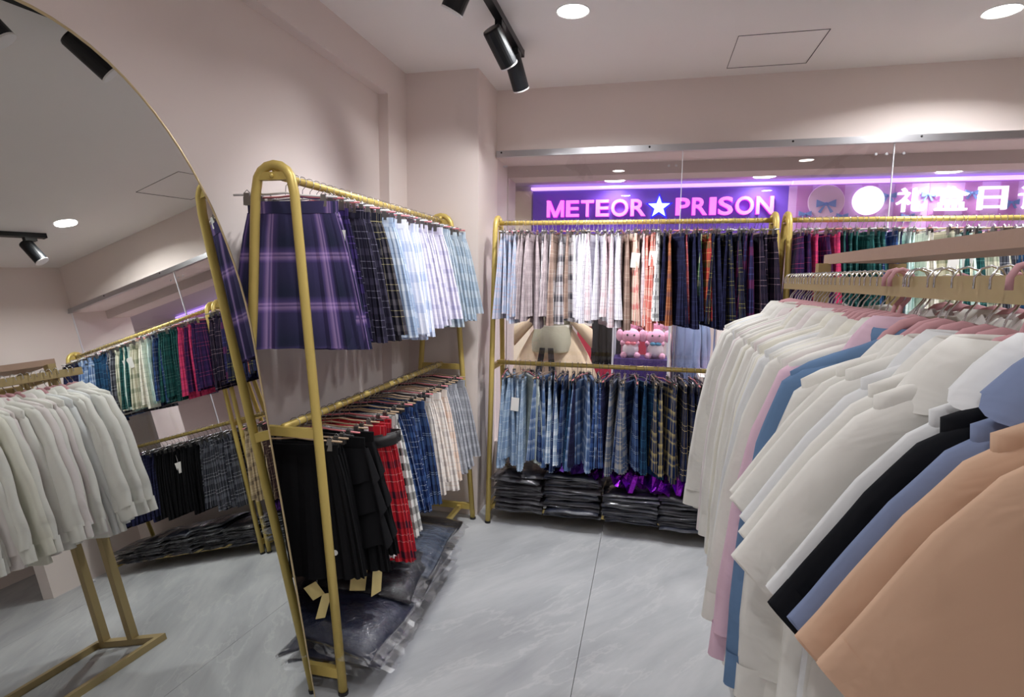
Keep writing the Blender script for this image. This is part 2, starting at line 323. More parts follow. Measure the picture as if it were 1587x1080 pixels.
# ------------------------------------------------------------------ gold garment racks
def a_frame(x):  # tube outline in the plane across the rail (local y,z), foot to foot
    t, hb, ht, zt = [], .188, .062, 1.715
    pts = [(x, -hb, 0), (x, -(hb * .5 + ht * .5), .85), (x, -ht - .006, zt - .09)]
    for k in range(9):
        a = PI - PI * k / 8; pts.append((x, ht * math.cos(a), zt - ht + ht * math.sin(a)))
    pts += [(x, ht + .006, zt - .09), (x, hb * .5 + ht * .5, .85), (x, hb, 0)]
    return pts
def legy(z): return .188 + (.065 - .188) * z / 1.62
RAIL_T, RAIL_L = 1.685, .895
def rack(loc, rot, length, label, diag=True):
    """local x runs along the rails, local y across"""
    o = empty('garment_rack', loc, (0, 0, rot)); tag(o, label, 'clothes rack', 'gold two-tier garment racks')
    h = length / 2
    for sx in (-1, 1):
        fr = put('end_frame', MB().tube(a_frame(sx * h), .0148, 12).mesh('end_frame', True), M['gold'], o)
        for z, wd in ((RAIL_T - .004, .024), (RAIL_L - .012, .03), (.075, .034)):
            y_ = legy(z); put('crossbar', boxm('crossbar', (sx * h, 0, z), (.02, 2 * y_, wd)), M['gold'], fr)
        for s in (-1, 1): put('rubber_foot', MB().lathe(((.0, 0), (.017, 0), (.017, .012), (0, .012)), 10).mesh('rubber_foot'), M['hblack'], fr, (sx * h, s * .188, 0))
        put('end_knob', MB().ball((sx * (h - .01), 0, RAIL_T + .016), .013, 10, 6).mesh('end_knob', True), M['gold'], fr)
        put('screw_knob', MB().ball((sx * (h + .014), 0, RAIL_T - .004), .007, 8, 5).mesh('screw_knob', True), M['gold'], fr)
    for z in (RAIL_T, RAIL_L): put('hanging_rail', MB().tube([(-h, 0, z), (h, 0, z)], .0125, 12).mesh('hanging_rail', True), M['gold'], o)
    for s in (-1, 1): put('base_rail', boxm('base_rail', (0, s * .11, .070), (length, .022, .022)), M['gold'], o)
    return o
rack((-1.13, 2.355, 0), PI / 2, 1.47, 'gold two-tier rack along the left wall beside the mirror')
rack((-.12, 3.25, 0), 0, 1.45, 'gold two-tier rack of pale to dark skirts under the purple sign')
rack((1.395, 3.25, 0), 0, 1.46, 'gold two-tier rack behind the shirts under the white glowing sign')

# ------------------------------------------------------------------ skirts and clip hangers
def skirt_mesh(name, seed, ww=.29, hw=.45, L=.415, T0=.014, T1=.034, pleats=20, amp=.0075):
    r = random.Random(seed); N = pleats * 4; rows = 7; rings = []; ph = r.uniform(0, 6); ph2 = r.uniform(0, 6)
    for i in range(rows):
        s = i / (rows - 1); W = ww + (hw - ww) * s ** .8; T = T0 + (T1 - T0) * s; ring = []
        for j in range(N):
            th = 2 * PI * j / N; c, sn = math.cos(th), math.sin(th)
            x = W / 2 * math.copysign(abs(c) ** .75, c); y = T / 2 * math.copysign(abs(sn) ** .6, sn)
            of = amp * (.12 + .88 * s) * (-.9, .9, .55, .1)[j % 4]
            y += math.copysign(abs(sn) ** .3, sn) * of; x += math.copysign(abs(c) ** 3, c) * of
            y += .007 * s * math.sin(11 * x + ph) + .004 * s * math.sin(23 * x + ph2)
            z = -L * s - (.006 * math.sin(5 * x + ph2) * s)
            ring.append((x, y, z))
        rings.append(ring)
    mb = MB(); mb.loft(rings, True, True, False, uvs=lambda i, j: (j / N * 1.12, -L * i / (rows - 1)))
    return mb.mesh(name)
def band_mesh(name, ww=.288, h=.036, T=.016):
    N = 32; rings = []
    for z in (-.002, h * .5, h):
        rings.append([(ww / 2 * math.copysign(abs(math.cos(2 * PI * j / N)) ** .75, math.cos(2 * PI * j / N)), (T / 2 + .0008) * math.copysign(abs(math.sin(2 * PI * j / N)) ** .6, math.sin(2 * PI * j / N)), z) for j in range(N)])
    mb = MB(); mb.loft(rings, True, True, True, uvs=lambda i, j: (j / N * .62, .013 * i)); return mb.mesh(name)
SK = [skirt_mesh('pleated_skirt', 10 + i, L=.415 + (i % 3) * .006, T1=.030 + .004 * (i % 3)) for i in range(6)]
BAND = band_mesh('waistband')
def hanger_parts(zbar, hookr=.0175):
    hook = MB().tube([(-.0175, 0, -.004), (-.016, 0, .008), (-.009, 0, .0155), (0, 0, .018), (.009, 0, .0155), (.016, 0, .007), (.0172, 0, -.004), (.011, 0, -.016), (.002, 0, -.024), (0, 0, zbar)], .0013, 5).mesh('hook', True)
    bar = MB().tube([(-.16, 0, zbar - .004), (-.05, 0, zbar), (0, 0, zbar + .006), (.05, 0, zbar), (.16, 0, zbar - .004)], .0034, 6).mesh('bar', True)
    clip = MB().box((0, 0, zbar - .004), (.016, .016, .014)); clip.box((0, .006, zbar - .022), (.020, .003, .026)); clip.box((0, -.006, zbar - .022), (.020, .003, .026)); clip.tube([(-.008, 0, zbar + .004), (0, 0, zbar + .013), (.008, 0, zbar + .004)], .0014, 5)
    return hook, bar, clip.mesh('clip')
HP = {'top': hanger_parts(-.052), 'low': hanger_parts(-.056)}
PAL = {}
def pal(key, words, base, band, line, period=.11, style=0): PAL[key] = (plaid(key, base, band, line, period, style), words)
pal('purple', 'navy and violet plaid', (42, 46, 70), (104, 84, 150), (194, 162, 218), .155, 6)
pal('purpledk', 'dark violet plaid', (34, 30, 60), (66, 50, 112), (108, 82, 158), .12, 0)
pal('blackgrey', 'black and grey-violet plaid', (34, 32, 48), (66, 62, 84), (150, 146, 170), .10, 3)
pal('blackbeige', 'black and beige plaid', (34, 34, 48), (92, 88, 96), (216, 204, 156), .10, 3)
pal('lightblue', 'light blue plaid', (168, 186, 212), (220, 228, 240), (128, 150, 192), .10, 0)
pal('whiteblue', 'white and pale blue plaid', (232, 235, 246), (176, 192, 224), (246, 246, 252), .12, 1)
pal('lilac', 'white and lilac plaid', (222, 219, 236), (184, 182, 212), (246, 244, 250), .09, 3)
pal('paleblue', 'dusty pale blue plaid', (160, 177, 194), (196, 206, 214), (126, 146, 170), .09, 2)
pal('bluepink', 'pale blue and pink plaid', (178, 192, 214), (212, 206, 216), (222, 158, 156), .11, 0)
pal('mauve', 'mauve-grey plaid', (182, 168, 172), (204, 192, 194), (120, 108, 118), .06, 3)
pal('mauveblack', 'mauve plaid with black checks', (206, 202, 206), (70, 68, 78), (190, 164, 160), .10, 1)
pal('whitegrey', 'white plaid with grey lines', (238, 236, 242), (220, 218, 228), (142, 140, 160), .085, 3)
pal('pinkwhite', 'white and blush pink plaid', (240, 230, 233), (226, 202, 208), (156, 146, 162), .09, 0)
pal('creamred', 'cream and red plaid', (240, 222, 206), (214, 118, 116), (246, 242, 234), .09, 1)
pal('brownbeige', 'brown and beige plaid', (178, 152, 140), (140, 118, 110), (214, 200, 186), .10, 0)
pal('redwhite', 'coral red and white plaid', (222, 126, 114), (240, 208, 194), (248, 244, 240), .10, 1)
pal('whiteblack', 'white and black plaid', (240, 240, 240), (92, 90, 96), (176, 174, 182), .09, 3)
pal('rust', 'rust brown plaid', (164, 100, 70), (106, 80, 96), (222, 172, 132), .09, 0)
pal('navy', 'dark navy plaid', (26, 26, 52), (38, 40, 74), (66, 72, 110), .11, 0)
pal('navyred', 'red and navy plaid', (176, 76, 80), (112, 62, 92), (236, 200, 198), .09, 0)
pal('redgreen', 'red and green plaid', (170, 54, 54), (70, 98, 66), (226, 196, 116), .10, 1)
pal('greencream', 'green and cream plaid', (76, 130, 86), (222, 222, 180), (240, 236, 210), .12, 0)
pal('navyyellow', 'navy plaid with yellow lines', (26, 28, 50), (36, 40, 68), (204, 194, 100), .085, 3)
pal('winenavy', 'navy and wine plaid', (42, 38, 76), (118, 44, 86), (76, 86, 140), .16, 0)
pal('darkline', 'near-black plaid with pale lines', (30, 26, 44), (50, 38, 58), (182, 154, 166), .12, 3)
pal('pinknavy', 'hot pink and navy plaid', (222, 74, 120), (150, 48, 100), (60, 34, 78), .075, 3)
pal('navypink', 'navy plaid with pink lines', (44, 32, 74), (64, 38, 88), (206, 82, 128), .10, 3)
pal('darkgreen', 'dark green plaid', (30, 70, 72), (40, 96, 94), (104, 156, 144), .10, 0)
pal('tealnavy', 'teal and navy plaid', (24, 46, 76), (32, 72, 106), (70, 120, 150), .11, 1)
pal('mint', 'pale mint plaid', (206, 224, 219), (160, 194, 188), (240, 245, 240), .12, 1)
pal('ivory', 'ivory plaid', (240, 237, 226), (212, 212, 202), (126, 126, 130), .12, 3)
pal('creamgreen', 'cream and olive plaid', (220, 217, 196), (130, 140, 120), (244, 240, 224), .10, 1)
pal('greyplaid', 'light grey plaid', (158, 160, 168), (192, 194, 200), (100, 104, 116), .07, 3)
pal('black', 'plain black', (17, 17, 20), (17, 17, 20), (20, 20, 24), .1, 4)
pal('charcoal', 'charcoal and grey plaid', (48, 49, 58), (104, 106, 116), (190, 192, 200), .11, 0)
pal('tan', 'tan and brown plaid', (182, 162, 130), (100, 86, 74), (228, 214, 180), .09, 0)
pal('sky', 'sky blue plaid', (132, 156, 186), (176, 194, 210), (212, 222, 228), .11, 1)
pal('sage', 'grey-green plaid', (172, 182, 178), (196, 202, 196), (112, 124, 122), .08, 3)
pal('denim', 'denim blue plaid', (70, 96, 140), (124, 150, 188), (196, 208, 224), .12, 5)
pal('bluewhite', 'blue and white plaid', (110, 140, 176), (214, 222, 228), (232, 232, 226), .09, 1)
pal('navywhite', 'navy plaid with white lines', (32, 50, 94), (66, 96, 150), (208, 218, 232), .10, 3)
pal('navycheck', 'navy and pale blue checked', (30, 44, 84), (60, 84, 128), (176, 196, 216), .085, 2)
pal('navygold', 'navy plaid with gold bands', (24, 38, 74), (36, 56, 98), (206, 186, 124), .11, 5)
pal('goldline', 'navy plaid with cream lines', (22, 28, 54), (32, 40, 70), (226, 206, 150), .11, 3)
pal('steelbeige', 'steel blue and beige plaid', (74, 92, 124), (160, 156, 150), (218, 204, 180), .10, 0)
pal('browndark', 'dark brown plaid', (50, 34, 38), (76, 54, 54), (196, 168, 138), .08, 3)
pal('redtartan', 'bright red tartan', (186, 34, 46), (58, 32, 48), (226, 160, 158), .10, 3)
pal('bwprint', 'black and white checked', (232, 232, 230), (28, 28, 30), (60, 60, 62), .055, 4)
pal('whitebeige', 'white and beige plaid', (234, 228, 222), (196, 188, 186), (222, 196, 178), .09, 0)
pal('peachwhite', 'peach and white plaid', (238, 226, 216), (228, 202, 184), (170, 170, 182), .10, 1)
STR = MB().tube([(0, 0, 0), (0, -.003, -.03), (0, -.004, -.055)], .0007, 4).mesh('tag_string')
CARD = boxm('price_tag', (0, 0, 0), (.045, .0012, .075))
def hang_row(seq, origin, axis, length, sgn, zr, kind, where, rail_words, start=.0, hcols=None, jit=8, tags=(), zs=1.0, extra=None, xj=.006):
    n = len(seq); hk, br, cl = HP[kind]; out_ = []
    for i, key in enumerate(seq):
        tpos = start + length * (i + .5 + rnd.uniform(-.25, .25)) / n
        p = Vector(origin) + Vector(axis) * tpos
        base = math.atan2(axis[1], axis[0]) - PI / 2          # local y along the rail
        yaw = base + sgn * math.radians(rnd.gauss(5, jit))
        mt, words = PAL[key]
        hc = hcols[i % len(hcols)] if hcols else rnd.choice(('hwhite', 'htan', 'hpinkp', 'steel'))
        h = empty('clip_hanger', (p.x, p.y, zr), (0, 0, yaw))
        tag(h, 'clip hanger of the %s skirt %s %s' % (nth(i + 1), where, rail_words), 'hanger', 'clip hangers')
        put('hook', hk, M['steel'], h); put('bar', br, M[hc], h)
        for sx in (-1, 1): put('clip', cl, M['clip'], h, (sx * .118, 0, 0))
        dz = rnd.uniform(-.006, .006); ex = extra.get(i, {}) if extra else {}
        q_ = Vector((math.cos(yaw), math.sin(yaw), 0)) * (rnd.uniform(-xj, xj) + ex.get('sx', 0))
        s = empty('pleated_skirt', (p.x + q_.x, p.y + q_.y, zr - .108 + dz), (rnd.gauss(0, .012), rnd.gauss(0, .02), yaw))
        tag(s, '%s skirt, %s %s %s' % (words, nth(i + 1), where, rail_words), 'skirt', 'pleated skirts on the racks')
        lz = zs * rnd.uniform(.95, 1.07) * ex.get('lz', 1); wx = rnd.uniform(.94, 1.05)
        put('pleats', SK[rnd.randrange(len(SK))], mt, s, (0, 0, 0), (0, 0, 0 if rnd.random() < .5 else PI), (wx, rnd.uniform(.85, 1.25), lz))
        put('waistband', BAND, mt, s, (0, 0, -.001), (0, 0, 0), (wx, 1, 1))
        if i in tags:
            put('tag_string', STR, M['hwhite'], s, (ex.get('tx', .172), -.012, -.005)); put('price_tag', CARD, M['paper'], s, (ex.get('tx', .172), -.017, -.095), (0, .08, ex.get('trz', 1.2)))
        out_.append(s)
    return out_
def seqof(*a):
    r = []
    for k, n in zip(a[::2], a[1::2]): r += [k] * n
    return r
def weave(a, b, n): return [a if i % 2 == 0 else b for i in range(n)]
# back rack, upper rail
s1 = seqof('bluepink', 5, 'mauve', 6) + ['mauveblack', 'mauve', 'mauveblack', 'brownbeige', 'mauveblack', 'mauveblack', 'brownbeige'] + seqof('whitegrey', 5, 'pinkwhite', 1, 'whitegrey', 3, 'pinkwhite', 2, 'whitegrey', 3, 'brownbeige', 1, 'creamred', 2, 'brownbeige', 1, 'pinkwhite', 1, 'redwhite', 3, 'whiteblack', 2, 'navy', 1, 'rust', 1, 'navy', 2, 'navyred', 1, 'navy', 3, 'greencream', 1, 'redgreen', 1, 'navy', 2, 'navyyellow', 3, 'navy', 1, 'navyyellow', 1, 'navy', 1, 'winenavy', 3, 'darkline', 3)
row = hang_row(s1, (-.815, 3.25, 0), (1, 0, 0), 1.375, 1, RAIL_T, 'top', 'from the column', 'on the back upper rail', jit=9, tags=(35, 40), extra={})
s2 = seqof('sky', 5, 'sage', 1, 'navycheck', 1, 'denim', 2, 'bluewhite', 2, 'navycheck', 2, 'tealnavy', 1, 'navy', 1, 'denim', 3, 'navywhite', 2, 'navy', 1, 'steelbeige', 3, 'navycheck', 2, 'tealnavy', 2, 'navygold', 5, 'goldline', 3, 'browndark', 5, 'tan', 5)
hang_row(s2, (-.815, 3.25, 0), (1, 0, 0), 1.375, 1, RAIL_L, 'low', 'from the column', 'on the back lower rail', jit=10, tags=(2,), hcols=('hpinkp', 'hblack', 'steel', 'htan', 'hblack'))
s3 = ['navypink', 'navypink', 'pinknavy', 'navypink', 'pinknavy', 'navypink', 'pinknavy'] + seqof('darkgreen', 7, 'navywhite', 2, 'navy', 1, 'mint', 3, 'ivory', 2, 'creamgreen', 2, 'mint', 2, 'darkgreen', 2, 'creamgreen', 3, 'charcoal', 2, 'ivory', 1, 'tealnavy', 7, 'denim', 5, 'navy', 6)
hang_row(s3, (.695, 3.25, 0), (1, 0, 0), 1.39, 1, RAIL_T, 'top', 'from the post', 'on the right upper rail', jit=9, tags=(22, 28))
s4 = seqof('charcoal', 8, 'black', 10, 'navy', 10, 'black', 6)
hang_row(s4, (.695, 3.25, 0), (1, 0, 0), 1.39, 1, RAIL_L, 'low', 'from the post', 'on the right lower rail', jit=8, tags=(12,), hcols=('steel', 'hblack'))
# left rack, upper rail (counted from the mirror end)
s5 = seqof('purple', 2, 'purpledk', 2, 'blackgrey', 3, 'blackbeige', 3, 'lightblue', 3, 'whiteblue', 5, 'lilac', 6, 'paleblue', 8)
hang_row(s5, (-1.13, 1.655, 0), (0, 1, 0), 1.40, 1, RAIL_T, 'top', 'from the mirror', 'on the left upper rail', jit=6, xj=.02, tags=(1,), extra={0: {'lz': 1.06}, 1: {'lz': 1.04, 'tx': .15, 'trz': .2}, 2: {'lz': 1.03}}, hcols=('hwhite', 'hpinkp', 'steel'))
# left rack, lower rail
s6 = seqof('black', 5, 'pinkwhite', 1, 'redtartan', 3, 'bwprint', 2, 'navy', 1, 'navywhite', 3, 'navycheck', 3, 'whitebeige', 3, 'peachwhite', 3, 'greyplaid', 6)
low = hang_row(s6, (-1.13, 1.655, 0), (0, 1, 0), 1.40, 1, RAIL_L, 'low', 'from the mirror', 'on the left lower rail', jit=4, hcols=('htan', 'htan', 'hblack', 'hpinkp', 'htan'),
               xj=.018, extra={0: {'lz': 1.02, 'sx': -.01}, 1: {'sx': -.02}, 2: {'sx': -.02}, 3: {'sx': .02}, 4: {'sx': .035}, 5: {'lz': 1.05, 'sx': -.01}, 6: {'lz': 1.2, 'sx': .055}, 7: {'lz': 1.22, 'sx': .06}, 8: {'lz': 1.15, 'sx': .04}, 9: {'lz': 1.05, 'sx': .03}, 10: {'lz': 1.05, 'sx': .02}})
put('round_logo', MB().lathe(((0, 0), (.010, 0), (.010, .001), (0, .001)), 14).mesh('round_logo'), M['paper'], low[0], (.125, -.026, -.33), (PI / 2, 0, 0))
def ruffle_mesh(z0, h, w0, w1):
    N = 72; rings = []
    for i in range(5):
        s = i / 4; W = w0 + (w1 - w0) * s
        rings.append([(W / 2 * math.copysign(abs(math.cos(a)) ** .75, math.cos(a)), (.022 + .014 * s) * math.copysign(abs(math.sin(a)) ** .6, math.sin(a)) + .010 * s * math.sin(9 * a + i * .1), z0 - h * s + .006 * s * math.sin(7 * a)) for a in [2 * PI * j / N for j in range(N)]])
    return MB().loft(rings, True).mesh('ruffle_tier', True)
for k, i in ((0, 3), (1, 4)):
    low[i]['label'] = 'tiered black ruffle skirt, %s from the mirror on the left lower rail' % nth(i + 1)
    for z0, h, a, b in ((-.0, .12, .30, .37), (-.09, .14, .34, .42), (-.20, .15, .38, .46)):
        put('ruffle_tier', ruffle_mesh(z0, h, a, b), PAL['black'][0], low[i])
for dx, dy, z, rz, sc, mt in ((.10, -.045, -.505, .35, 1.25, 'kraft'), (.165, -.035, -.515, 1.25, 1.3, 'kraft'), (.10, -.05, -.475, .2, .6, 'paper')):
    put('tag_string', STR, M['hwhite'], low[4], (dx, dy + .002, z + .09)); put('hang_tag', CARD, M[mt], low[4], (dx, dy, z), (0, .12, rz), (sc, 1, sc))
put('tag_string', STR, M['hwhite'], low[1], (.06, -.03, -.40)); put('hang_tag', CARD, M['kraft'], low[1], (.055, -.045, -.475), (.15, -.5, .3), (1.0, 1, .8)); put('hang_tag', CARD, M['kraft'], low[1], (.085, -.04, -.53), (.1, .25, .9), (.8, 1, 1.2))
for i in (6, 7):
    mb = MB(); rings = []
    for z in (-.01, .032):
        rings.append([(.175 * math.cos(2 * PI * j / 28), .055 * math.sin(2 * PI * j / 28), z - .05 + .03 * math.cos(2 * PI * j / 28)) for j in range(28)])
    mb.loft(rings, True); o = put('belt', mb.mesh('belt', True), M['hblack'], low[i], (0.01, 0, 0)); tag(o, 'wide black belt')
    so = o.modifiers.new('thick', 'SOLIDIFY'); so.thickness = .004

# ------------------------------------------------------------------ shirt rack in the middle
SX, SZ = .45, 1.372
isl = empty('shirt_rack', (.56, 1.2, 0)); tag(isl, 'bronze double rail rack with a wooden shelf holding white shirts', 'clothes rack')
def ini(o): o.parent = isl; o.matrix_parent_inverse = Matrix.Translation((-.56, -1.2, 0)); return o
for x in (.345, .795): ini(slab('base_bar', (x - .017, .2, 0), (x + .017, 2.067, .03), M['bronze']))
for y in (2.05, .25):
    ini(slab('base_crossbar', (.362, y - .017, 0), (.778, y + .017, .03), M['bronze']))
    for x in (.535, .745):
        p_ = ini(slab('post', (x - .018, y - .018, .03), (x + .018, y + .018, 1.436), M['bronze']))
    ini(slab('arm', (.45, y - .012, SZ - .012), (.84, y + .012, SZ + .012), M['bronze']))
for x in (SX, .84): ini(slab('hanging_rail', (x - .011, .15, SZ - .018), (x + .011, 2.13, SZ + .018), M['bronze']))
M['wood'] = mat('shelf_board', (170, 142, 124), .5, bump=(25, .1)); M['woodd'] = mat('shelf_underside', (118, 108, 112), .3)
sh = ini(slab('shelf_board', (.548, .1, 1.438), (.745, 2.085, 1.462), M['wood'])); 
sh2 = slab('shelf_lip', (.545, .1, 1.434), (.556, 2.088, 1.464), M['wood']); sh2.parent = sh
ini(put('post_bolt', MB().lathe(((0, 0), (.007, 0), (.007, .02), (0, .02)), 8).mesh('post_bolt'), M['steel'], None, (.745, 2.068, .33), (-PI / 2, 0, 0)))

def cloth(name, col, rough=.8):
    m = bpy.data.materials.new(name); t = NT(m); o = t.n('ShaderNodeOutputMaterial'); b = t.n('ShaderNodeBsdfPrincipled'); b.inputs['Base Color'].default_value = (*lin(col), 1); b.inputs['Roughness'].default_value = rough; b.inputs['Specular IOR Level'].default_value = .2
    tc = t.n('ShaderNodeTexCoord'); nz = t.n('ShaderNodeTexNoise'); nz.inputs['Scale'].default_value = 9; nz.inputs['Detail'].default_value = 3; nz.inputs['Distortion'].default_value = .8
    bp = t.n('ShaderNodeBump'); bp.inputs['Strength'].default_value = .35; bp.inputs['Distance'].default_value = .02; t.l(tc.outputs['Object'], nz.inputs[0]); t.l(nz.outputs[0], bp.inputs['Height']); t.l(bp.outputs[0], b.inputs['Normal'])
    tl = t.n('ShaderNodeBsdfTranslucent'); tl.inputs[0].default_value = (*lin(col), 1); mx = t.n('ShaderNodeMixShader'); mx.inputs[0].default_value = .14
    t.l(b.outputs[0], mx.inputs[1]); t.l(tl.outputs[0], mx.inputs[2]); t.l(mx.outputs[0], o.inputs[0]); return m
SHC = {'white': (cloth('white_cotton', (235, 234, 229)), 'white'), 'ivory': (cloth('ivory_cotton', (235, 233, 222)), 'ivory'), 'cool': (cloth('bluish_white_cotton', (230, 232, 234)), 'bluish white'),
       'blush': (cloth('blush_cotton', (234, 226, 226)), 'pale blush'), 'pink': (cloth('pink_cotton', (226, 194, 212)), 'pink'), 'blue': (cloth('blue_cotton', (104, 134, 172)), 'mid blue'),
       'black': (cloth('black_cotton', (20, 22, 28)), 'black'), 'grblue': (cloth('grey_blue_cotton', (128, 142, 176)), 'grey-blue'), 'peach': (cloth('peach_cotton', (214, 180, 154)), 'peach'), 'lightblue': (cloth('light_blue_cotton', (138, 172, 206)), 'light blue')}
def shirt_body(seed, thick=1.0, length=.70, wid=1.0, arm=1.0):
    r = random.Random(seed); N = 44; p1, p2, p3 = (r.uniform(0, 6) for _ in range(3)); rings = []
    prof = [(-.088, .058, .016), (-.100, .085, .022), (-.114, .125, .024), (-.130, .165, .022), (-.148, .195, .018), (-.175, .190, .017), (-.215, .182, .018), (-.27, .184, .022), (-.34, .190, .026), (-.42, .198, .029), (-.50, .213, .031), (-.58, .218, .033), (-.66, .223, .034), (-length - .08, .227, .034)]
    for z, W, T in prof:
        if -.5 < z < -.14: W *= arm
        g = max(0, min(1, (-z - .14) / .4)); ring = []
        for j in range(N):
            a = 2 * PI * j / N; c, s = math.cos(a), math.sin(a)
            x = W * wid * math.copysign(abs(c) ** .8, c); y = T * thick * math.copysign(abs(s) ** .7, s)
            y += g * (.008 * math.sin(20 * x + p1 + 3 * z) + .005 * math.sin(41 * x + p2) + .006 * math.sin(7 * z + p3))
            ring.append((x, y, z + (.02 * math.cos(PI * x / W) if z < -length else 0)))
        rings.append(ring)
    return MB().loft(rings, True).mesh('shirt_body', True)
def sleeve_mesh(seed, sx, path, hw, ht, fold=.006, sharp=False):
    r = random.Random(seed); p1 = r.uniform(0, 6); N = 22; P = [Vector((sx * x, 0, z)) for x, z in path]; rings = []
    K = 4; pts = []; hs = []
    for i in range(len(P) - 1):
        for k in range(K):
            t = k / K; pts.append(P[i].lerp(P[i + 1], t)); hs.append((hw[i] + (hw[i + 1] - hw[i]) * t, ht[i] + (ht[i + 1] - ht[i]) * t))
    pts.append(P[-1]); hs.append((hw[-1], ht[-1]))
    for i, p in enumerate(pts):
        d = (pts[min(i + 1, len(pts) - 1)] - pts[max(i - 1, 0)]).normalized(); q = Vector((d.z, 0, -d.x)); g = min(1, i / 4); ring = []
        for j in range(N):
            a = 2 * PI * j / N; c, s = math.cos(a), math.sin(a)
            v = p + q * (hs[i][0] * (c if sharp else math.copysign(abs(c) ** .8, c))) + Vector((0, hs[i][1] * (s if sharp else math.copysign(abs(s) ** .7, s)), 0))
            v.y += g * fold * (math.sin(38 * (hs[i][0] * c) + p1) + .6 * math.sin(i * .9 + p1 + 2 * c))
            ring.append(v)
        rings.append(ring)
    return MB().loft(rings, True).mesh('sleeve', True)
def edge_sleeve(seed, sx, up, lo, ht, fold=.002):
    r = random.Random(seed); p1 = r.uniform(0, 6); N = 24; rings = []; K = 4; U, L, H = [], [], []
    for i in range(len(up) - 1):
        for k in range(K if i < len(up) - 2 else K + 1):
            t = k / K; U.append([a + (b - a) * t for a, b in zip(up[i], up[i + 1])]); L.append([a + (b - a) * t for a, b in zip(lo[i], lo[i + 1])]); H.append(ht[i] + (ht[i + 1] - ht[i]) * t)
    for i, (u, l) in enumerate(zip(U, L)):
        ring = []
        for j in range(N):
            a = 2 * PI * j / N; c, s = math.cos(a), math.sin(a); f = (1 + c) / 2
            ring.append((sx * (l[0] + (u[0] - l[0]) * f), H[i] * s + min(1, i / 6) * fold * (math.sin(5 * c + p1) + .6 * math.sin(i * .7 + p1 + 2 * c)), l[1] + (u[1] - l[1]) * f))
        rings.append(ring)
    return MB().loft(rings, True).mesh('sleeve', True)
SUP = [(.070, -.106), (.118, -.126), (.168, -.158), (.214, -.215), (.258, -.285), (.300, -.352)]; SLO = [(.060, -.150), (.075, -.215), (.088, -.290), (.108, -.370), (.136, -.432), (.168, -.480)]
LONGP = ([(.105, -.150), (.150, -.195), (.170, -.30), (.190, -.45), (.205, -.60), (.212, -.70)], [.030, .056, .068, .066, .058, .050], [.018, .022, .026, .026, .026, .024])
CUFFP = ([(.211, -.688), (.214, -.755)], [.052, .050], [.020, .018])
SHORTP = ([(.085, -.150), (.122, -.232), (.160, -.330), (.231, -.417)], [.030, .064, .086, .095], [.010, .012, .013, .014])
def collar_mesh(big=1.0):
    N = 36; rings = []
    for q, (z, rx, ry) in enumerate(((-.125, .062, .024), (-.100, .056, .023), (-.084, .054, .024), (-.078, .060, .029), (-.086, .072, .034), (-.108, .090, .039), (-.136, .106, .042))):
        ring = []
        for j in range(N):
            a = 2 * PI * j / N; c, s_ = math.cos(a), math.sin(a); f = q >= 4; k = (q - 3) / 3 if f else 0
            pt = max(0, -s_) ** .6 * k                      # the front points hang lower and stand off
            ring.append((rx * c * (1 + .10 * pt), ry * s_ * (1 + .25 * pt), z - .028 * pt * (.4 + abs(c)) - .016 * k * abs(c)))
        rings.append(ring)
    return MB().loft(rings, True).mesh('collar', True)
BODY_L = [shirt_body(i, .8 + .1 * (i % 3), .60 + .03 * (i % 4)) for i in range(5)]; BODY_S = [shirt_body(20 + i, .6, .68, .90, .84) for i in range(3)]
SLL = {s: [sleeve_mesh(30 + i, s, *LONGP) for i in range(4)] for s in (-1, 1)}; SLC = {s: sleeve_mesh(3, s, *CUFFP, fold=.001) for s in (-1, 1)}; SLS = {s: [edge_sleeve(50 + i, s, SUP, SLO, [.014, .017, .017, .016, .015, .015]) for i in range(3)] for s in (-1, 1)}
COL = collar_mesh()
HEMS = {s: edge_sleeve(5, s, [(.282, -.3235), (.3015, -.3545)], [(.155, -.4605), (.169, -.4815)], [.0165, .0165], fold=.0015) for s in (-1, 1)}
def shirt_hanger():
    hook = MB().tube([(-.019, 0, .0), (-.019, 0, .015), (-.012, 0, .027), (0, 0, .031), (.013, 0, .026), (.021, 0, .012), (.021, 0, -.006), (.013, 0, -.024), (.004, 0, -.036), (0, 0, -.05), (0, 0, -.075)], .0017, 6).mesh('hook', True)
    fat = MB().tube([(-.019, 0, .0), (-.019, 0, .015), (-.012, 0, .027), (0, 0, .031), (.013, 0, .026), (.021, 0, .012), (.021, 0, -.006), (.013, 0, -.024), (.004, 0, -.036), (0, 0, -.05), (0, 0, -.085)], .0042, 8).mesh('hook', True)
    arms = MB().tube([(-.150, 0, -.176), (-.115, 0, -.154), (-.075, 0, -.124), (-.045, 0, -.082), (-.022, 0, -.064), (0, 0, -.058), (.022, 0, -.064), (.045, 0, -.082), (.075, 0, -.124), (.115, 0, -.154), (.150, 0, -.176)], [.004, .005, .006, .009, .0105, .011, .0105, .009, .006, .005, .004], 8).mesh('arms', True)
    return hook, fat, arms
SH_HOOK, SH_FAT, SH_ARMS = shirt_hanger()
BUT = MB().lathe(((0, 0), (.006, 0), (.006, .002), (0, .002)), 10).mesh('button')
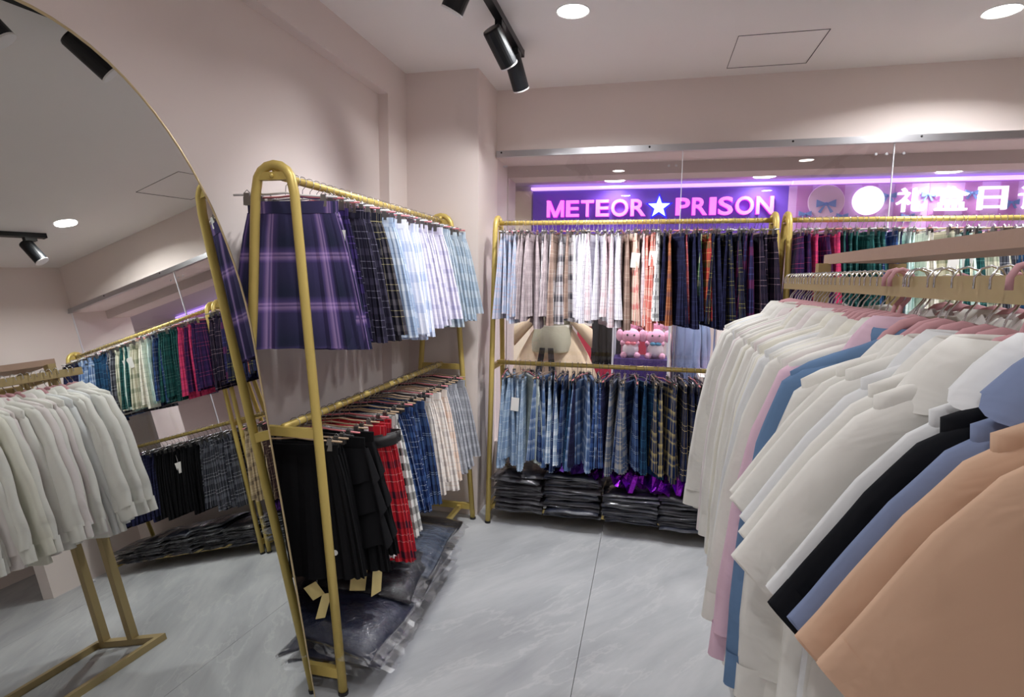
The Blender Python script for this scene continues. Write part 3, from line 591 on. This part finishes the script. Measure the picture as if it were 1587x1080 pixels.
def add_shirt(x, y, key, longs, label, group, yaw=0, fat=False, dz=0, roll=0):
    i = rnd.randrange(9999); mt, _ = SHC[key]
    h = empty('shirt_hanger', (x, y, SZ), (0, 0, yaw)); tag(h, 'hanger of the ' + label.replace(' of the middle rack', ' of the rack').replace('just nearer than the one over the blue', 'second in front of the blue').replace('long-sleeved ', '').replace('short-sleeved ', ''), 'hanger', 'pink shirt hangers')
    put('hook', SH_FAT if fat else SH_HOOK, M['hpink'] if fat else M['steel'], h); put('arms', SH_ARMS, M['hpink'], h)
    o = empty('long_sleeve_shirt' if longs else 'short_sleeve_shirt', (x, y, SZ + dz), (0, roll, yaw)); tag(o, label, 'shirt', group)
    put('shirt_body', (BODY_L if longs else BODY_S)[i % (5 if longs else 3)], mt, o)
    put('collar', COL, mt, o, (0, 0, rnd.uniform(.004, .024)), (rnd.gauss(0, .12), rnd.gauss(0, .10), rnd.uniform(-.25, .25)), (rnd.uniform(.95, 1.12), .9, rnd.uniform(.95, 1.15)))
    for s in (-1, 1):
        if longs:
            sl = put('sleeve', SLL[s][i % 4], mt, o, (0, 0, 0), (rnd.gauss(0, .03), rnd.gauss(0, .03), 0)); put('cuff', SLC[s], mt, sl)
            if key == 'pink': sl.rotation_euler.y = -s * .07
            if key == 'pink': put('button', BUT, mt, sl, (s * .212, -.021, -.72), (PI / 2, 0, 0))
        else:
            sl = put('sleeve', SLS[s][i % 3], mt, o); put('sleeve_hem', HEMS[s], mt, sl)
    return o
seq = ['white', 'white', 'cool', 'white', 'white', 'cool', 'white', 'blush', 'white', 'blush', 'white', 'white', 'blush', 'white', 'ivory', 'white', 'white', 'blush', 'white', 'white', 'ivory', 'white', 'cool', 'white', 'white', 'ivory', 'white', 'white', 'pink', 'white', 'blue', 'white']
ys = [2.085 - i * (2.085 - 1.085) / (len(seq) - 1) for i in range(len(seq))]
k = 0
for key, y in zip(seq, ys):
    k += 1
    if key == 'pink': y -= .031
    if key == 'blue': y -= .015
    if k == 32: y -= .018
    add_shirt(SX + (-.012 if key == 'blue' else 0), y + rnd.uniform(-.006, .006), key, True, '%s long-sleeved shirt, %s from the far end of the middle rack' % (SHC[key][1], nth(k)), 'shirts on the middle rack', rnd.gauss(0, .05) if k < 29 else 0, k in (27, 28), rnd.uniform(-.004, .004) - (.012 if k == 32 else 0), rnd.gauss(0, .012))
for key, y, dx, roll, lb in (('white', 1.04, 0, 0, 'white short-sleeved shirt overlapping the mid blue shirt'), ('white', .985, 0, .02, 'white short-sleeved shirt second nearer than the blue one'), ('cool', .925, 0, 0, 'white short-sleeved shirt third nearer than the blue one'), ('white', .865, -.01, 0, 'white short-sleeved shirt fourth nearer than the blue one'),
                   ('white', .785, -.03, 0, 'white short-sleeved shirt with the widest sleeve, two before the black'), ('cool', .712, 0, 0, 'white short-sleeved shirt lying right behind the black one'), ('black', .674, -.005, 0, 'black short-sleeved shirt between white and grey-blue ones'), ('grblue', .648, .01, 0, 'grey-blue short-sleeved shirt between black and peach ones'),
                   ('peach', .613, .01, 0, 'peach short-sleeved shirt behind the nearest one'), ('peach', .572, .02, 0, 'nearest peach short-sleeved shirt filling the bottom right corner')):
    k += 1
    add_shirt(SX + dx, y, key, False, lb, 'shirts on the middle rack', 0, k > 36, 0, roll)
# frilly blouses on the far rail of the same rack
FR = []
for i in range(3):
    N = 60; rings = []
    for q in range(4):
        s = q / 3; rings.append([((.075 + .045 * s) * math.cos(2 * PI * j / N), (.03 + .02 * s) * math.sin(2 * PI * j / N), -.075 - .05 * s + .010 * math.sin(11 * 2 * PI * j / N + i)) for j in range(N)])
    FR.append(MB().loft(rings, True).mesh('frill_collar', True))
for j in range(13):
    y = 1.95 - j * .085
    o = add_shirt(.84, y, ('white', 'blush', 'white')[j % 3], True, 'frilly white blouse, %s from the far end of the right-hand rail' % nth(j + 1), 'frilly blouses on the right-hand rail', rnd.gauss(0, .06), j % 3 == 1)
    put('frill_collar', FR[j % 3], M['hwhite'] if j % 3 else SHC['blush'][0], o)

# ------------------------------------------------------------------ bagged folded skirts on the rack bases
def bagged(name, col, rough=.35):
    m = bpy.data.materials.new(name); t = NT(m); o = t.n('ShaderNodeOutputMaterial'); b = t.n('ShaderNodeBsdfPrincipled'); t.l(b.outputs[0], o.inputs[0])
    tc = t.n('ShaderNodeTexCoord'); mp = t.n('ShaderNodeMapping'); mp.inputs['Scale'].default_value = (5, 9, 70); t.l(tc.outputs['Object'], mp.inputs[0])
    nz = t.n('ShaderNodeTexNoise'); nz.inputs['Scale'].default_value = 1.6; nz.inputs['Detail'].default_value = 5; nz.inputs['Distortion'].default_value = 1; t.l(mp.outputs[0], nz.inputs[0])
    cr = t.n('ShaderNodeValToRGB'); e = cr.color_ramp.elements; e[0].position = .4; e[0].color = (*lin(col), 1); e[1].position = .72; e[1].color = (*[min(1, v * 2.4 + .03) for v in lin(col)], 1); t.l(nz.outputs[0], cr.inputs[0]); t.l(cr.outputs[0], b.inputs['Base Color'])
    bp = t.n('ShaderNodeBump'); bp.inputs['Strength'].default_value = .8; bp.inputs['Distance'].default_value = .01; t.l(nz.outputs[0], bp.inputs['Height'])
    b.inputs['Roughness'].default_value = .5; b.inputs['Coat Weight'].default_value = 1; b.inputs['Coat Roughness'].default_value = .1; t.l(bp.outputs[0], b.inputs['Coat Normal'])
    return m
BG = [bagged('bagged_charcoal', (38, 35, 42)), bagged('bagged_navy', (20, 27, 46)), bagged('bagged_grey', (56, 53, 58)), bagged('bagged_ink', (14, 16, 27))]
def pack_mesh(seed, a=.28, b=.30, h=.013):
    r = random.Random(seed); nx, ny = 9, 7; top, bot = [], []; p = [r.uniform(0, 6) for _ in range(4)]
    mb = MB(); n = 0
    def zz(u, v): return .003 * math.sin(9 * u + p[0]) + .003 * math.sin(8 * v + p[1]) - .010 * (abs(2 * v - 1) ** 3) * .6 - .006 * abs(2 * u - 1) ** 3
    for layer in (0, 1):
        for j in range(ny):
            for i in range(nx):
                u, v = i / (nx - 1), j / (ny - 1); edge = min(u, 1 - u, v, 1 - v)
                hh = h * (.25 + .75 * min(1, edge * 8)) / 2
                mb.v.append(((u - .5) * a + .004 * math.sin(7 * v + p[2]), (v - .5) * b + .004 * math.sin(7 * u + p[3]), zz(u, v) + (hh if layer else -hh)))
    L = nx * ny
    for j in range(ny - 1):
        for i in range(nx - 1):
            q = [j * nx + i, j * nx + i + 1, (j + 1) * nx + i + 1, (j + 1) * nx + i]
            mb.face(q[::-1]); mb.face([L + k for k in q])
    per = [i for i in range(nx)] + [j * nx + nx - 1 for j in range(1, ny)] + [(ny - 1) * nx + i for i in range(nx - 2, -1, -1)] + [j * nx for j in range(ny - 2, 0, -1)]
    for k in range(len(per)):
        a_, b_ = per[k], per[(k + 1) % len(per)]; mb.face([a_, b_, L + b_, L + a_])
    return mb.mesh('folded_skirt', True)
def fringe_mesh(seed, a=.285, d=.022):
    r = random.Random(seed); mb = MB(); n = 14; rows = []
    for q in range(3):
        rows.append([((i / n - .5) * a, -.15 - d * q / 2, .001 + (.0022 * math.sin(i * .8 + seed) + r.uniform(-.0010, .0010)) * q / 2 - .0025 * q) for i in range(n + 1)])
    return mb.loft(rows, False).mesh('film_edge')
PK = [pack_mesh(i) for i in range(5)]; FE = [fringe_mesh(i) for i in range(4)]
def stack(x, y, n, where, sx=1, mats=(0, 1, 2), dz=.0150, z0=.088, lean=0, rot=0):
    for k in range(n):
        m_ = BG[mats[k % len(mats)]] if k % 3 else BG[rnd.choice(mats)]
        o = put('bagged_skirt', PK[rnd.randrange(5)], m_, None, (x + lean * k + rnd.gauss(0, .006), y + rnd.gauss(0, .008), z0 + dz * k), (rnd.gauss(0, .02), rnd.gauss(0, .02), rot + rnd.gauss(0, .03)), (sx * rnd.uniform(.95, 1.04), 1, 1))
        tag(o, 'folded skirt in clear film, %s up in the %s' % (nth(k + 1), where), 'bagged skirt', 'bagged skirts on the rack bases')
        put('film_edge', FE[rnd.randrange(4)], M['filmrim'], o)
stack(-.675, 3.215, 14, 'stack next to the column', .95, (2, 0, 0)); stack(-.375, 3.215, 16, 'second stack from the column', 1.08, (0, 2, 1))
stack(-.055, 3.195, 11, 'third stack from the column', 1.02, (1, 3, 1)); stack(.235, 3.19, 12, 'fourth stack from the column', 1.0, (1, 3, 0)); stack(.47, 3.20, 12, 'fifth stack from the column', .75, (1, 0, 3))
for i, (x, n) in enumerate(((.83, 9), (1.12, 11), (1.42, 10), (1.72, 9), (1.99, 7))): stack(x, 3.225, n, '%s stack right of the posts' % nth(i + 1), .98, (1, 3, 0), rot=.05)
M['foil'] = mat('purple_foil', (150, 40, 205), .16, .85, bump=(18, .6, .02)); M['foild'] = mat('dark_violet_foil', (70, 34, 110), .18, .8, bump=(18, .6, .02))
def foil(seed, a, b, hgt):
    r = random.Random(seed); n, m_ = 12, 8; rows = []
    for j in range(m_):
        rows.append([((i / (n - 1) - .5) * a, (j / (m_ - 1) - .5) * b, hgt * r.random() ** 1.5 * (.3 + .7 * math.sin(PI * i / (n - 1)))) for i in range(n)])
    return MB().loft(rows, False).mesh('foil_bag')
for i, (x, y, z, a, b, hg, mt, lb) in enumerate(((-.40, 3.17, .332, .26, .24, .07, 'foild', 'crumpled dark violet foil bag on the second stack'), (-.16, 3.16, .30, .24, .22, .11, 'foil', 'shiny purple foil bag between second and third stacks'), (.02, 3.14, .265, .26, .2, .10, 'foil', 'shiny purple foil bag on the third stack'), (.22, 3.14, .28, .26, .22, .13, 'foil', 'tallest crumpled purple foil bag on the fourth stack'), (.40, 3.13, .285, .2, .2, .09, 'foild', 'dark violet foil bag next to the white shirts'))):
    tag(put('foil_bag', foil(i, a, b, hg), M[mt], None, (x, y, z), (.12, 0, rnd.uniform(-.4, .4))), lb, 'foil bag', 'purple foil bags')
# wide bagged skirts under the left rack
M['plaidpack'] = plaid('grey_blue_pack', (70, 78, 92), (30, 38, 54), (98, 106, 118), .17, 5); M['navypack'] = mat('navy_pack', (18, 26, 50), .6, bump=(8, .3, .02)); M['inkpack'] = mat('ink_pack', (13, 15, 26), .6, bump=(8, .3, .02))
def rim_mesh(seed, b, d=.05):
    r = random.Random(seed); n = 18; rows = []
    for q in range(4):
        rows.append([(d * q / 3 + .006 * r.uniform(-1, 1), (i / n - .5) * b, (.006 * math.sin(i * .9 + seed) + r.uniform(-.003, .003)) * q / 3 - .007 * q) for i in range(n + 1)])
    return MB().loft(rows, False).mesh('film_rim')
def wide_pack(cx, cy, z, rot, tilt, mt, lb, a=.44, b=.36, h=.045, seed=0):
    me = pack_mesh(90 + seed, a, b, h); o = empty('wide_bagged_skirt', (cx, cy, z), (tilt[0], tilt[1], rot)); tag(o, lb, 'bagged skirt', 'wide bagged skirts under the left rack')
    ul = me.uv_layers.new(name='UVMap')
    for l_ in me.loops: v = me.vertices[l_.vertex_index].co; ul.data[l_.index].uv = (v.x, v.y)
    put('folded_skirt', me, mt, o); put('film_bag', pack_mesh(90 + seed, a + .012, b + .012, h + .006), M['film'], o)
    put('film_rim', rim_mesh(seed, b), M['filmrim'], o, (a / 2 - .012, 0, -.006))
    put('film_rim', rim_mesh(seed + 3, a, .035), M['filmrim'], o, (0, -b / 2 + .012, -.006), (0, 0, -PI / 2))
wide_pack(-1.06, 1.81, .104, .06, (0, .03), M['navypack'], 'wide navy skirt in clear film lowest at the mirror end', .46, .34, seed=1)
wide_pack(-1.055, 1.80, .178, -.05, (.02, .10), M['navypack'], 'wide navy skirt in clear film topmost at the mirror end', .46, .34, seed=2)
wide_pack(-1.07, 2.22, .104, -.05, (0, .03), M['navypack'], 'dark wide bagged skirt lowest below the red tartan', .44, .42, seed=3)
wide_pack(-1.05, 2.20, .176, .05, (.0, .05), M['inkpack'], 'dark wide bagged skirt in the middle below the red tartan', .46, .46, seed=4)
wide_pack(-1.05, 2.27, .224, .07, (.05, .07), M['plaidpack'], 'wide grey-blue plaid skirt in clear film, topmost', .44, .42, seed=5)
wide_pack(-1.10, 2.66, .104, .0, (0, .03), M['inkpack'], 'dark wide bagged skirt farthest from the mirror', .36, .34, seed=6)
wide_pack(-1.05, 2.05, .226, .12, (.07, .10), M['inkpack'], 'dark wide bagged skirt sliding over the navy one', .42, .34, seed=7)

# ------------------------------------------------------------------ mall corridor and the shops across it
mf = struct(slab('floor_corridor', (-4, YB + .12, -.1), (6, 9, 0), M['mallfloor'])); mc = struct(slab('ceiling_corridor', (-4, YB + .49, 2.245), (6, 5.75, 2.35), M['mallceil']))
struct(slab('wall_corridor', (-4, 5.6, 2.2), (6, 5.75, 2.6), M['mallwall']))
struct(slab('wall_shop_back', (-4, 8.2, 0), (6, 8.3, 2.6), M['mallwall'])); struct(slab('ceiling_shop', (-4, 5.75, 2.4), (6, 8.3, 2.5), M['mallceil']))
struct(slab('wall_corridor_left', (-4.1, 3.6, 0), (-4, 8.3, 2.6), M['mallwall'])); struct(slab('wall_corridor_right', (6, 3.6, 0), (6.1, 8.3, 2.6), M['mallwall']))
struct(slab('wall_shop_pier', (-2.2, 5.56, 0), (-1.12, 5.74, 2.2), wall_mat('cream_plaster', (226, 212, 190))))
YS = 5.55
for i, x in enumerate((-.335, .90, 2.25)): downlight(x, 5.36, 2.245, 'corridor downlight, %s from the left above the signs' % nth(i + 1), .085, P_CORR * .08, 'corridor downlights')
for i, (x, y) in enumerate(((-1.6, 4.7), (.1, 4.45), (1.7, 4.45), (3.4, 4.7), (4.8, 4.9))): downlight(x, y, 2.245, 'added corridor fill downlight just outside the glass, %s from the left' % nth(i + 1), .085, P_CORR * .6, 'corridor downlights')  # row added to brighten the corridor beyond the window
for x, lb in ((-1.4, 'left'), (.8, 'middle'), (3.0, 'right')): downlight(x, 6.8, 2.4, 'shop downlight across the corridor at the ' + lb, .09, 18, 'corridor downlights')
E_PINK = mat('neon_pink', (255, 120, 240), .5, emit=((255, 138, 240), .58)); E_MAG = mat('magenta_light_halo', (220, 20, 210), .5, emit=((214, 10, 206), .5)); E_WHITE = mat('lit_white_letter', (255, 255, 255), .5, emit=((248, 246, 255), .62))
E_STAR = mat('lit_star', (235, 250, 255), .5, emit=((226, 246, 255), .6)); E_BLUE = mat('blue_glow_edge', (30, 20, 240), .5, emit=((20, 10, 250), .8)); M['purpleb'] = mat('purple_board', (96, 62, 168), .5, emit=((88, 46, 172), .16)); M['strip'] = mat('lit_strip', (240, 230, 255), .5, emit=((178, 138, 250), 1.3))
def glyph(ch, h=1.0, off=.0, ext=.02):
    cu = bpy.data.curves.new('glyph', 'FONT'); cu.body = ch; cu.size = 1; cu.offset = off; cu.extrude = ext; cu.resolution_u = 4
    o = bpy.data.objects.new('glyph', cu); C.objects.link(o); dg = bpy.context.evaluated_depsgraph_get(); dg.update()
    me = bpy.data.meshes.new_from_object(o.evaluated_get(dg)); bpy.data.objects.remove(o); bpy.data.curves.remove(cu)
    me.materials.clear(); me.materials.append(None)
    xs = [v.co.x for v in me.vertices]; zs = [v.co.y for v in me.vertices]
    return me, min(xs), max(xs), min(zs), max(zs)
def m_mesh(grow=0, ext=.02):
    mb = MB(); g = grow
    for x0, x1, x2, x3 in ((0, .17, 0, .17), (.83, 1, .83, 1), (.0, .20, .40, .60), (.80, 1.0, .40, .60)):   # two legs, two slanted strokes: top pair, bottom pair
        q = [(x2 - g, -g), (x3 + g, -g), (x1 + g, 1 + g), (x0 - g, 1 + g)]
        mb.loft([[(x, z, -ext) for x, z in q], [(x, z, ext) for x, z in q]], True, True, True)
    return mb.mesh('letter'), -g, 1 + g, -g, 1 + g
def place_glyph(ch, x0, x1, z0, z1, y, m_, parent, name, glow=None, off=.016, fit=True):
    me, a, b, c, d = m_mesh() if ch == 'M' else glyph(ch, off=off); sx = (x1 - x0) / (b - a); sz = (z1 - z0) / (d - c)
    o = put(name, me, m_, None, (x0 - a * sx, y, z0 - c * sz), (PI / 2, 0, 0), (sx, sz, 1.0)); o.parent = parent; o.matrix_parent_inverse = Matrix.Translation(-parent.location)
    if glow:
        me2, a2, b2, c2, d2 = m_mesh(.022, .008) if ch == 'M' else glyph(ch, off=off + .012, ext=.008); g = put('light_halo', me2, glow, o, ((a + b - a2 - b2) / 2, (c + d - c2 - d2) / 2, -.016))  # larger emissive letter behind stands in for the halo of light on the board
    return o
sg = empty('shop_sign', (0, YS, 1.8)); tag(sg, 'purple sign with glowing pink letters and a white star', 'sign')
def insg(o, s): o.parent = s; o.matrix_parent_inverse = Matrix.Translation(-s.location); return o
insg(slab('sign_board', (-1.105, YS, 1.80), (1.134, YS + .08, 2.188), M['purpleb']), sg)
WID = {'M': 1.16, 'E': .86, 'T': .84, 'O': 1.12, 'R': .96, 'P': .90, 'I': .40, 'S': .90, 'N': 1.05}
def word(t_, x0, x1, z0, z1):
    gap = .15; tot = sum(WID[c] for c in t_) + gap * (len(t_) - 1); u = (x1 - x0) / tot; x = x0
    for c in t_:
        e = .003 if c in 'OS' else 0
        place_glyph(c, x, x + WID[c] * u, z0 - e, z1 + e, YS - .03, E_PINK, sg, 'letter', E_MAG); x += (WID[c] + gap) * u
word('METEOR', -.965, -.062, 1.950, 2.098); word('PRISON', .200, 1.012, 1.952, 2.102)
def star(r, ry, y0, y1, name, m_, parent, c=(.055, 2.026)):
    p = [(c[0] + (r if k % 2 == 0 else ry) * math.sin(k * PI / 5), c[1] + (r if k % 2 == 0 else ry) * math.cos(k * PI / 5)) for k in range(10)]
    return insg(put(name, MB().loft([[(x, y0, z) for x, z in p], [(x, y1, z) for x, z in p]], True, True, True).mesh(name), m_), parent)
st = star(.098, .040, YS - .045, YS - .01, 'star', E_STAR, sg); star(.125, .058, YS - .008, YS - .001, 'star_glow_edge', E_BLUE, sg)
insg(slab('light_strip', (-1.12, YS - .03, 2.205), (1.15, YS + .05, 2.225), M['strip']), sg)
s2o = empty('shop_sign', (2.2, YS, 1.8)); tag(s2o, 'pink striped sign with a white disc and glowing white characters', 'sign')
insg(slab('sign_board', (1.136, YS, 1.80), (3.6, YS + .08, 2.188), mat('pale_pink_board', (190, 150, 196), .5, emit=((190, 140, 214), .14))), s2o)
for k in range(10): insg(slab('stripe', (1.20 + k * .25, YS - .006, 1.80), (1.32 + k * .25, YS, 2.188), mat('stripe_pink' + str(k % 2), (172, 116, 172), .5, emit=((180, 110, 186), .13))), s2o)
insg(slab('light_strip', (1.16, YS - .03, 2.205), (3.6, YS + .05, 2.228), M['strip']), s2o)
insg(put('disc', MB().lathe(((0, 0), (.118, 0), (.118, .03), (0, .03)), 40).mesh('disc'), E_WHITE, None, (1.747, YS - .005, 2.052), (PI / 2, 0, 0)), s2o)
for ch, x0, x1, z0, z1 in (('礼', 1.955, 2.165, 1.953, 2.148), ('盒', 2.232, 2.47, 1.960, 2.150), ('日', 2.54, 2.735, 1.962, 2.145), ('记', 2.82, 3.04, 1.965, 2.145)):
    place_glyph(ch, x0, x1, z0, z1, YS - .03, E_WHITE, s2o, 'character', None, .008)
M['bow'] = mat('blue_ribbon', (118, 150, 212), .5); M['lace'] = mat('pink_lace', (226, 196, 224), .7)
insg(put('lace_disc', MB().lathe(((0, 0), (.14, 0), (.145, .004), (.14, .008), (0, .008)), 24).mesh('lace_disc'), M['lace'], None, (1.43, YS - .007, 2.05), (PI / 2, 0, 0)), s2o)
def bow(x, z, s):
    mb = MB()
    for sx in (-1, 1):
        mb.loft([[(0, -.008, .006), (0, -.008, -.006), (0, 0, -.006), (0, 0, .006)], [(sx * s, -.014, s * .5), (sx * s, -.014, -s * .35), (sx * s, 0, -s * .35), (sx * s, 0, s * .5)]], True, True, True)
        mb.loft([[(0, -.008, 0), (sx * .012, -.008, -.004), (sx * .012, 0, -.004), (0, 0, 0)], [(sx * s * .5, -.008, -s), (sx * s * .8, -.008, -s * .85), (sx * s * .8, 0, -s * .85), (sx * s * .5, 0, -s)]], True, True, True)
    mb.ball((0, -.01, 0), s * .2, 8, 5); insg(put('ribbon_bow', mb.mesh('ribbon_bow'), M['bow'], None, (x, YS - .012, z)), s2o)
for x, z, s in ((1.43, 2.03, .075), (1.27, 1.95, .05), (1.90, 2.09, .055), (2.19, 2.09, .05), (2.05, 1.92, .05), (2.50, 2.10, .05), (2.78, 2.02, .05), (1.56, 1.93, .045)): bow(x, z, s)

# things seen through the glass
mq = empty('mannequin', (-.71, 4.45, 0)); tag(mq, 'mannequin in a beige flared dress behind the window', 'mannequin')
M['beige'] = cloth('beige_organza', (206, 184, 156)); M['sagec'] = cloth('sage_cloth', (160, 156, 136)); M['ribbonw'] = cloth('white_belt', (206, 202, 190))
def flare(prof, N=48, wav=.0, lob=8, y=.75):
    return MB().loft([[(r * math.cos(2 * PI * j / N) * (1 + wav * (i / len(prof)) * math.sin(lob * 2 * PI * j / N)), y * r * math.sin(2 * PI * j / N) * (1 + wav * (i / len(prof)) * math.sin(lob * 2 * PI * j / N)), z) for j in range(N)] for i, (r, z) in enumerate(prof)], True)
put('torso', flare([(.06, 1.5), (.15, 1.42), (.17, 1.25), (.125, 1.06), (.13, 1.0)]).mesh('torso', True), M['sagec'], mq)
put('flared_skirt', flare([(.13, 1.02), (.18, .95), (.26, .8), (.33, .62), (.37, .5)], 64, .12, 9).mesh('flared_skirt', True), M['beige'], mq)
put('apron_panel', flare([(.136, 1.03), (.15, .98), (.17, .9), (.165, .84)], 48, .08, 5, 1.7).mesh('apron_panel', True), M['sagec'], mq)
put('belt', flare([(.14, 1.035), (.142, 1.015)], 40, 0, 1, 1.55).mesh('belt', True), M['ribbonw'], mq)
for s in (-1, 1):
    put('puff_sleeve', MB().loft([[(s * (.13 + .17 * t), .05 * math.cos(a) - .03, 1.08 - .15 * t + (.03 + .045 * t) * math.sin(a)) for a in [2 * PI * j / 14 for j in range(14)]] for t in (0, .3, .6, 1)], True, True, True).mesh('puff_sleeve', True), M['beige'], mq)
    put('leg', MB().tube([(s * .05, 0, .62), (s * .05, 0, .35), (s * .05, 0, .02)], [.055, .045, .03], 10).mesh('leg', True), M['hblack'], mq)
    put('black_tie', MB().loft([[(s * .01, -.31, .88), (s * .05, -.31, .88), (s * .05, -.305, .88), (s * .01, -.305, .88)], [(s * .035, -.36, .6), (s * .085, -.36, .6), (s * .085, -.355, .6), (s * .035, -.355, .6)]], True, True, True).mesh('black_tie'), M['hblack'], mq)
put('stand_plate', MB().lathe(((0, 0), (.16, 0), (.16, .015), (0, .02)), 24).mesh('stand_plate'), M['hblack'], mq)
cs = empty('display_case', (-.05, 4.62, 0)); tag(cs, 'clear display case of pink plush toys behind the window', 'display case')
put('purple_base', boxm('purple_base', (0, 0, .39), (.40, .30, .78)), mat('violet_plinth', (66, 46, 112), .4), cs)
for sx in (-1, 1):
    for sy in (-1, 1): put('corner_post', boxm('corner_post', (sx * .205, sy * .155, .6), (.014, .014, 1.2)), M['gedge'], cs)
put('front_panel', boxm('front_panel', (0, -.158, .98), (.396, .004, .40)), M['acrylic'], cs); put('top_panel', boxm('top_panel', (0, 0, 1.2), (.41, .31, .006)), M['acrylic'], cs)
M['plush'] = mat('pink_plush', (238, 176, 198), .95, bump=(120, .4)); M['plushw'] = mat('white_plush', (240, 226, 226), .95, bump=(120, .4)); M['plushp'] = mat('salmon_ribbon', (244, 130, 140), .8); M['eye'] = mat('black_eye', (20, 18, 22), .2); M['teal'] = mat('teal_ribbon', (70, 140, 170), .7)
def plush(x, y, z, s, lb):
    o = empty('plush_toy', (x, y, z)); tag(o, lb, 'plush toy', 'pink plush toys in the case')
    put('body', MB().ball((0, 0, .065), .062, sq=(1, .9, 1)).mesh('body', True), M['plushw'], o); put('head', MB().ball((0, 0, .165), .068, sq=(1.05, .9, .9)).mesh('head', True), M['plush'], o)
    for q in (-1, 1):
        put('ear', MB().ball((q * .085, 0, .17), .036, 10, 7, (.8, .6, 1.3)).mesh('ear', True), M['plush'], o); put('foot', MB().ball((q * .05, -.03, .02), .026, 10, 6).mesh('foot', True), M['plush'], o)
        put('eye', MB().ball((q * .026, -.058, .178), .008, 8, 5).mesh('eye', True), M['eye'], o)
    put('neck_bow', MB().ball((-.02, -.055, .115), .018, 8, 5, (1.3, .5, .8)).ball((.02, -.055, .115), .018, 8, 5, (1.3, .5, .8)).mesh('neck_bow', True), M['teal'] if s else M['plushp'], o)
plush(-.125, 4.56, .781, 0, 'pink plush toy at the left of the clear case'); plush(.06, 4.56, .781, 1, 'pink plush toy at the right of the clear case')
plush(-.135, 4.68, .862, 1, 'pink plush toy behind at the left of the case'); plush(.055, 4.68, .862, 0, 'pink plush toy behind at the right of the case')
for q, (x, y) in enumerate(((-.135, 4.69), (.055, 4.69))):
    o = put('case_riser', boxm('case_riser', (0, 0, .04), (.13, .10, .08)), M['plush'], None, (x, y, .781)); tag(o, 'pink riser block at the %s inside the clear case' % ('left', 'right')[q], 'riser', 'risers in the case')
for q in range(4):
    _s = SZ; SZ = 1.30
    add_shirt(.28 + q * .035, 4.85, 'grblue', True, 'grey-blue shirt across the window glass, %s from the plush case' % nth(q + 1), 'shirts beyond the window', PI / 2 + .3); SZ = _s
rk = empty('garment_rack', (.36, 4.85, 0)); tag(rk, 'plain steel rack of grey-blue shirts beyond the window', 'clothes rack')
put('hanging_rail', MB().tube([(-.16, 0, 1.30), (.16, 0, 1.30)], .012, 8).mesh('hanging_rail'), M['steel'], rk)
for s in (-1, 1):
    put('upright', MB().tube([(s * .16, 0, .02), (s * .16, 0, 1.30)], .012, 8).mesh('upright'), M['steel'], rk); put('foot_bar', boxm('foot_bar', (s * .16, 0, .012), (.03, .4, .024)), M['steel'], rk)
M['redlac'] = mat('red_lacquer', (168, 40, 62), .4); M['whitelac'] = mat('white_lacquer', (224, 214, 206), .4)
cb = empty('shop_counter', (-.33, 5.95, 0)); tag(cb, 'red shop counter with a white top beyond the window', 'counter')
put('body', boxm('body', (0, 0, .46), (.7, .4, .92)), M['redlac'], cb); put('top', boxm('top', (0, 0, .935), (.76, .46, .03)), M['whitelac'], cb); put('back_panel', boxm('back_panel', (0, .18, 1.1), (.7, .03, .3)), M['redlac'], cb)
cb = empty('shop_cabinet', (.75, 5.6, 0)); tag(cb, 'white cabinet beyond the glass beside the white shirts', 'cabinet')
put('body', boxm('body', (0, 0, .6), (.36, .36, 1.2)), M['whitelac'], cb); put('door', boxm('door', (0, -.185, .6), (.32, .012, 1.1)), M['whitelac'], cb); put('handle', boxm('handle', (.12, -.2, .7), (.015, .02, .12)), M['steel'], cb)
cb = empty('display_table', (.62, 4.55, 0)); tag(cb, 'low white table of red-printed cards beyond the glass', 'table')
put('top', boxm('top', (0, 0, .68), (.5, .5, .03)), M['whitelac'], cb)
for sx in (-1, 1):
    for sy in (-1, 1): put('leg', boxm('leg', (sx * .22, sy * .22, .333), (.03, .03, .665)), M['whitelac'], cb)
for i in range(3):
    for j in range(3):
        o = put('gift_card', boxm('gift_card', (0, 0, 0), (.13, .11, .012)), M['plushp'] if (i + j) % 2 else M['whitelac'], None, (.47 + i * .15, 4.41 + j * .14, .702), (0, 0, rnd.uniform(-.2, .2))); tag(o, '%s card on the display table, row %s from the glass, %s from left' % (('white', 'coral')[(i + j) % 2], nth(j + 1), nth(i + 1)), 'card', 'cards on the display table')
rk = empty('garment_rack', (-.25, 5.0, 0)); tag(rk, 'dark rack of black clothes right of the mannequin', 'clothes rack')
put('hanging_rail', MB().tube([(-.2, 0, 1.42), (.12, 0, 1.42)], .012, 8).mesh('hanging_rail'), M['black'], rk)
for x in (-.2, .12): put('upright', MB().tube([(x, 0, .0), (x, 0, 1.42)], .012, 8).mesh('upright'), M['black'], rk)
for q in range(5):
    _s = SZ; SZ = 1.42; add_shirt(-.42 + q * .05, 5.0, 'black', True, 'black shirt right of the mannequin, %s from the left' % nth(q + 1), 'shirts beyond the window', PI / 2); SZ = _s
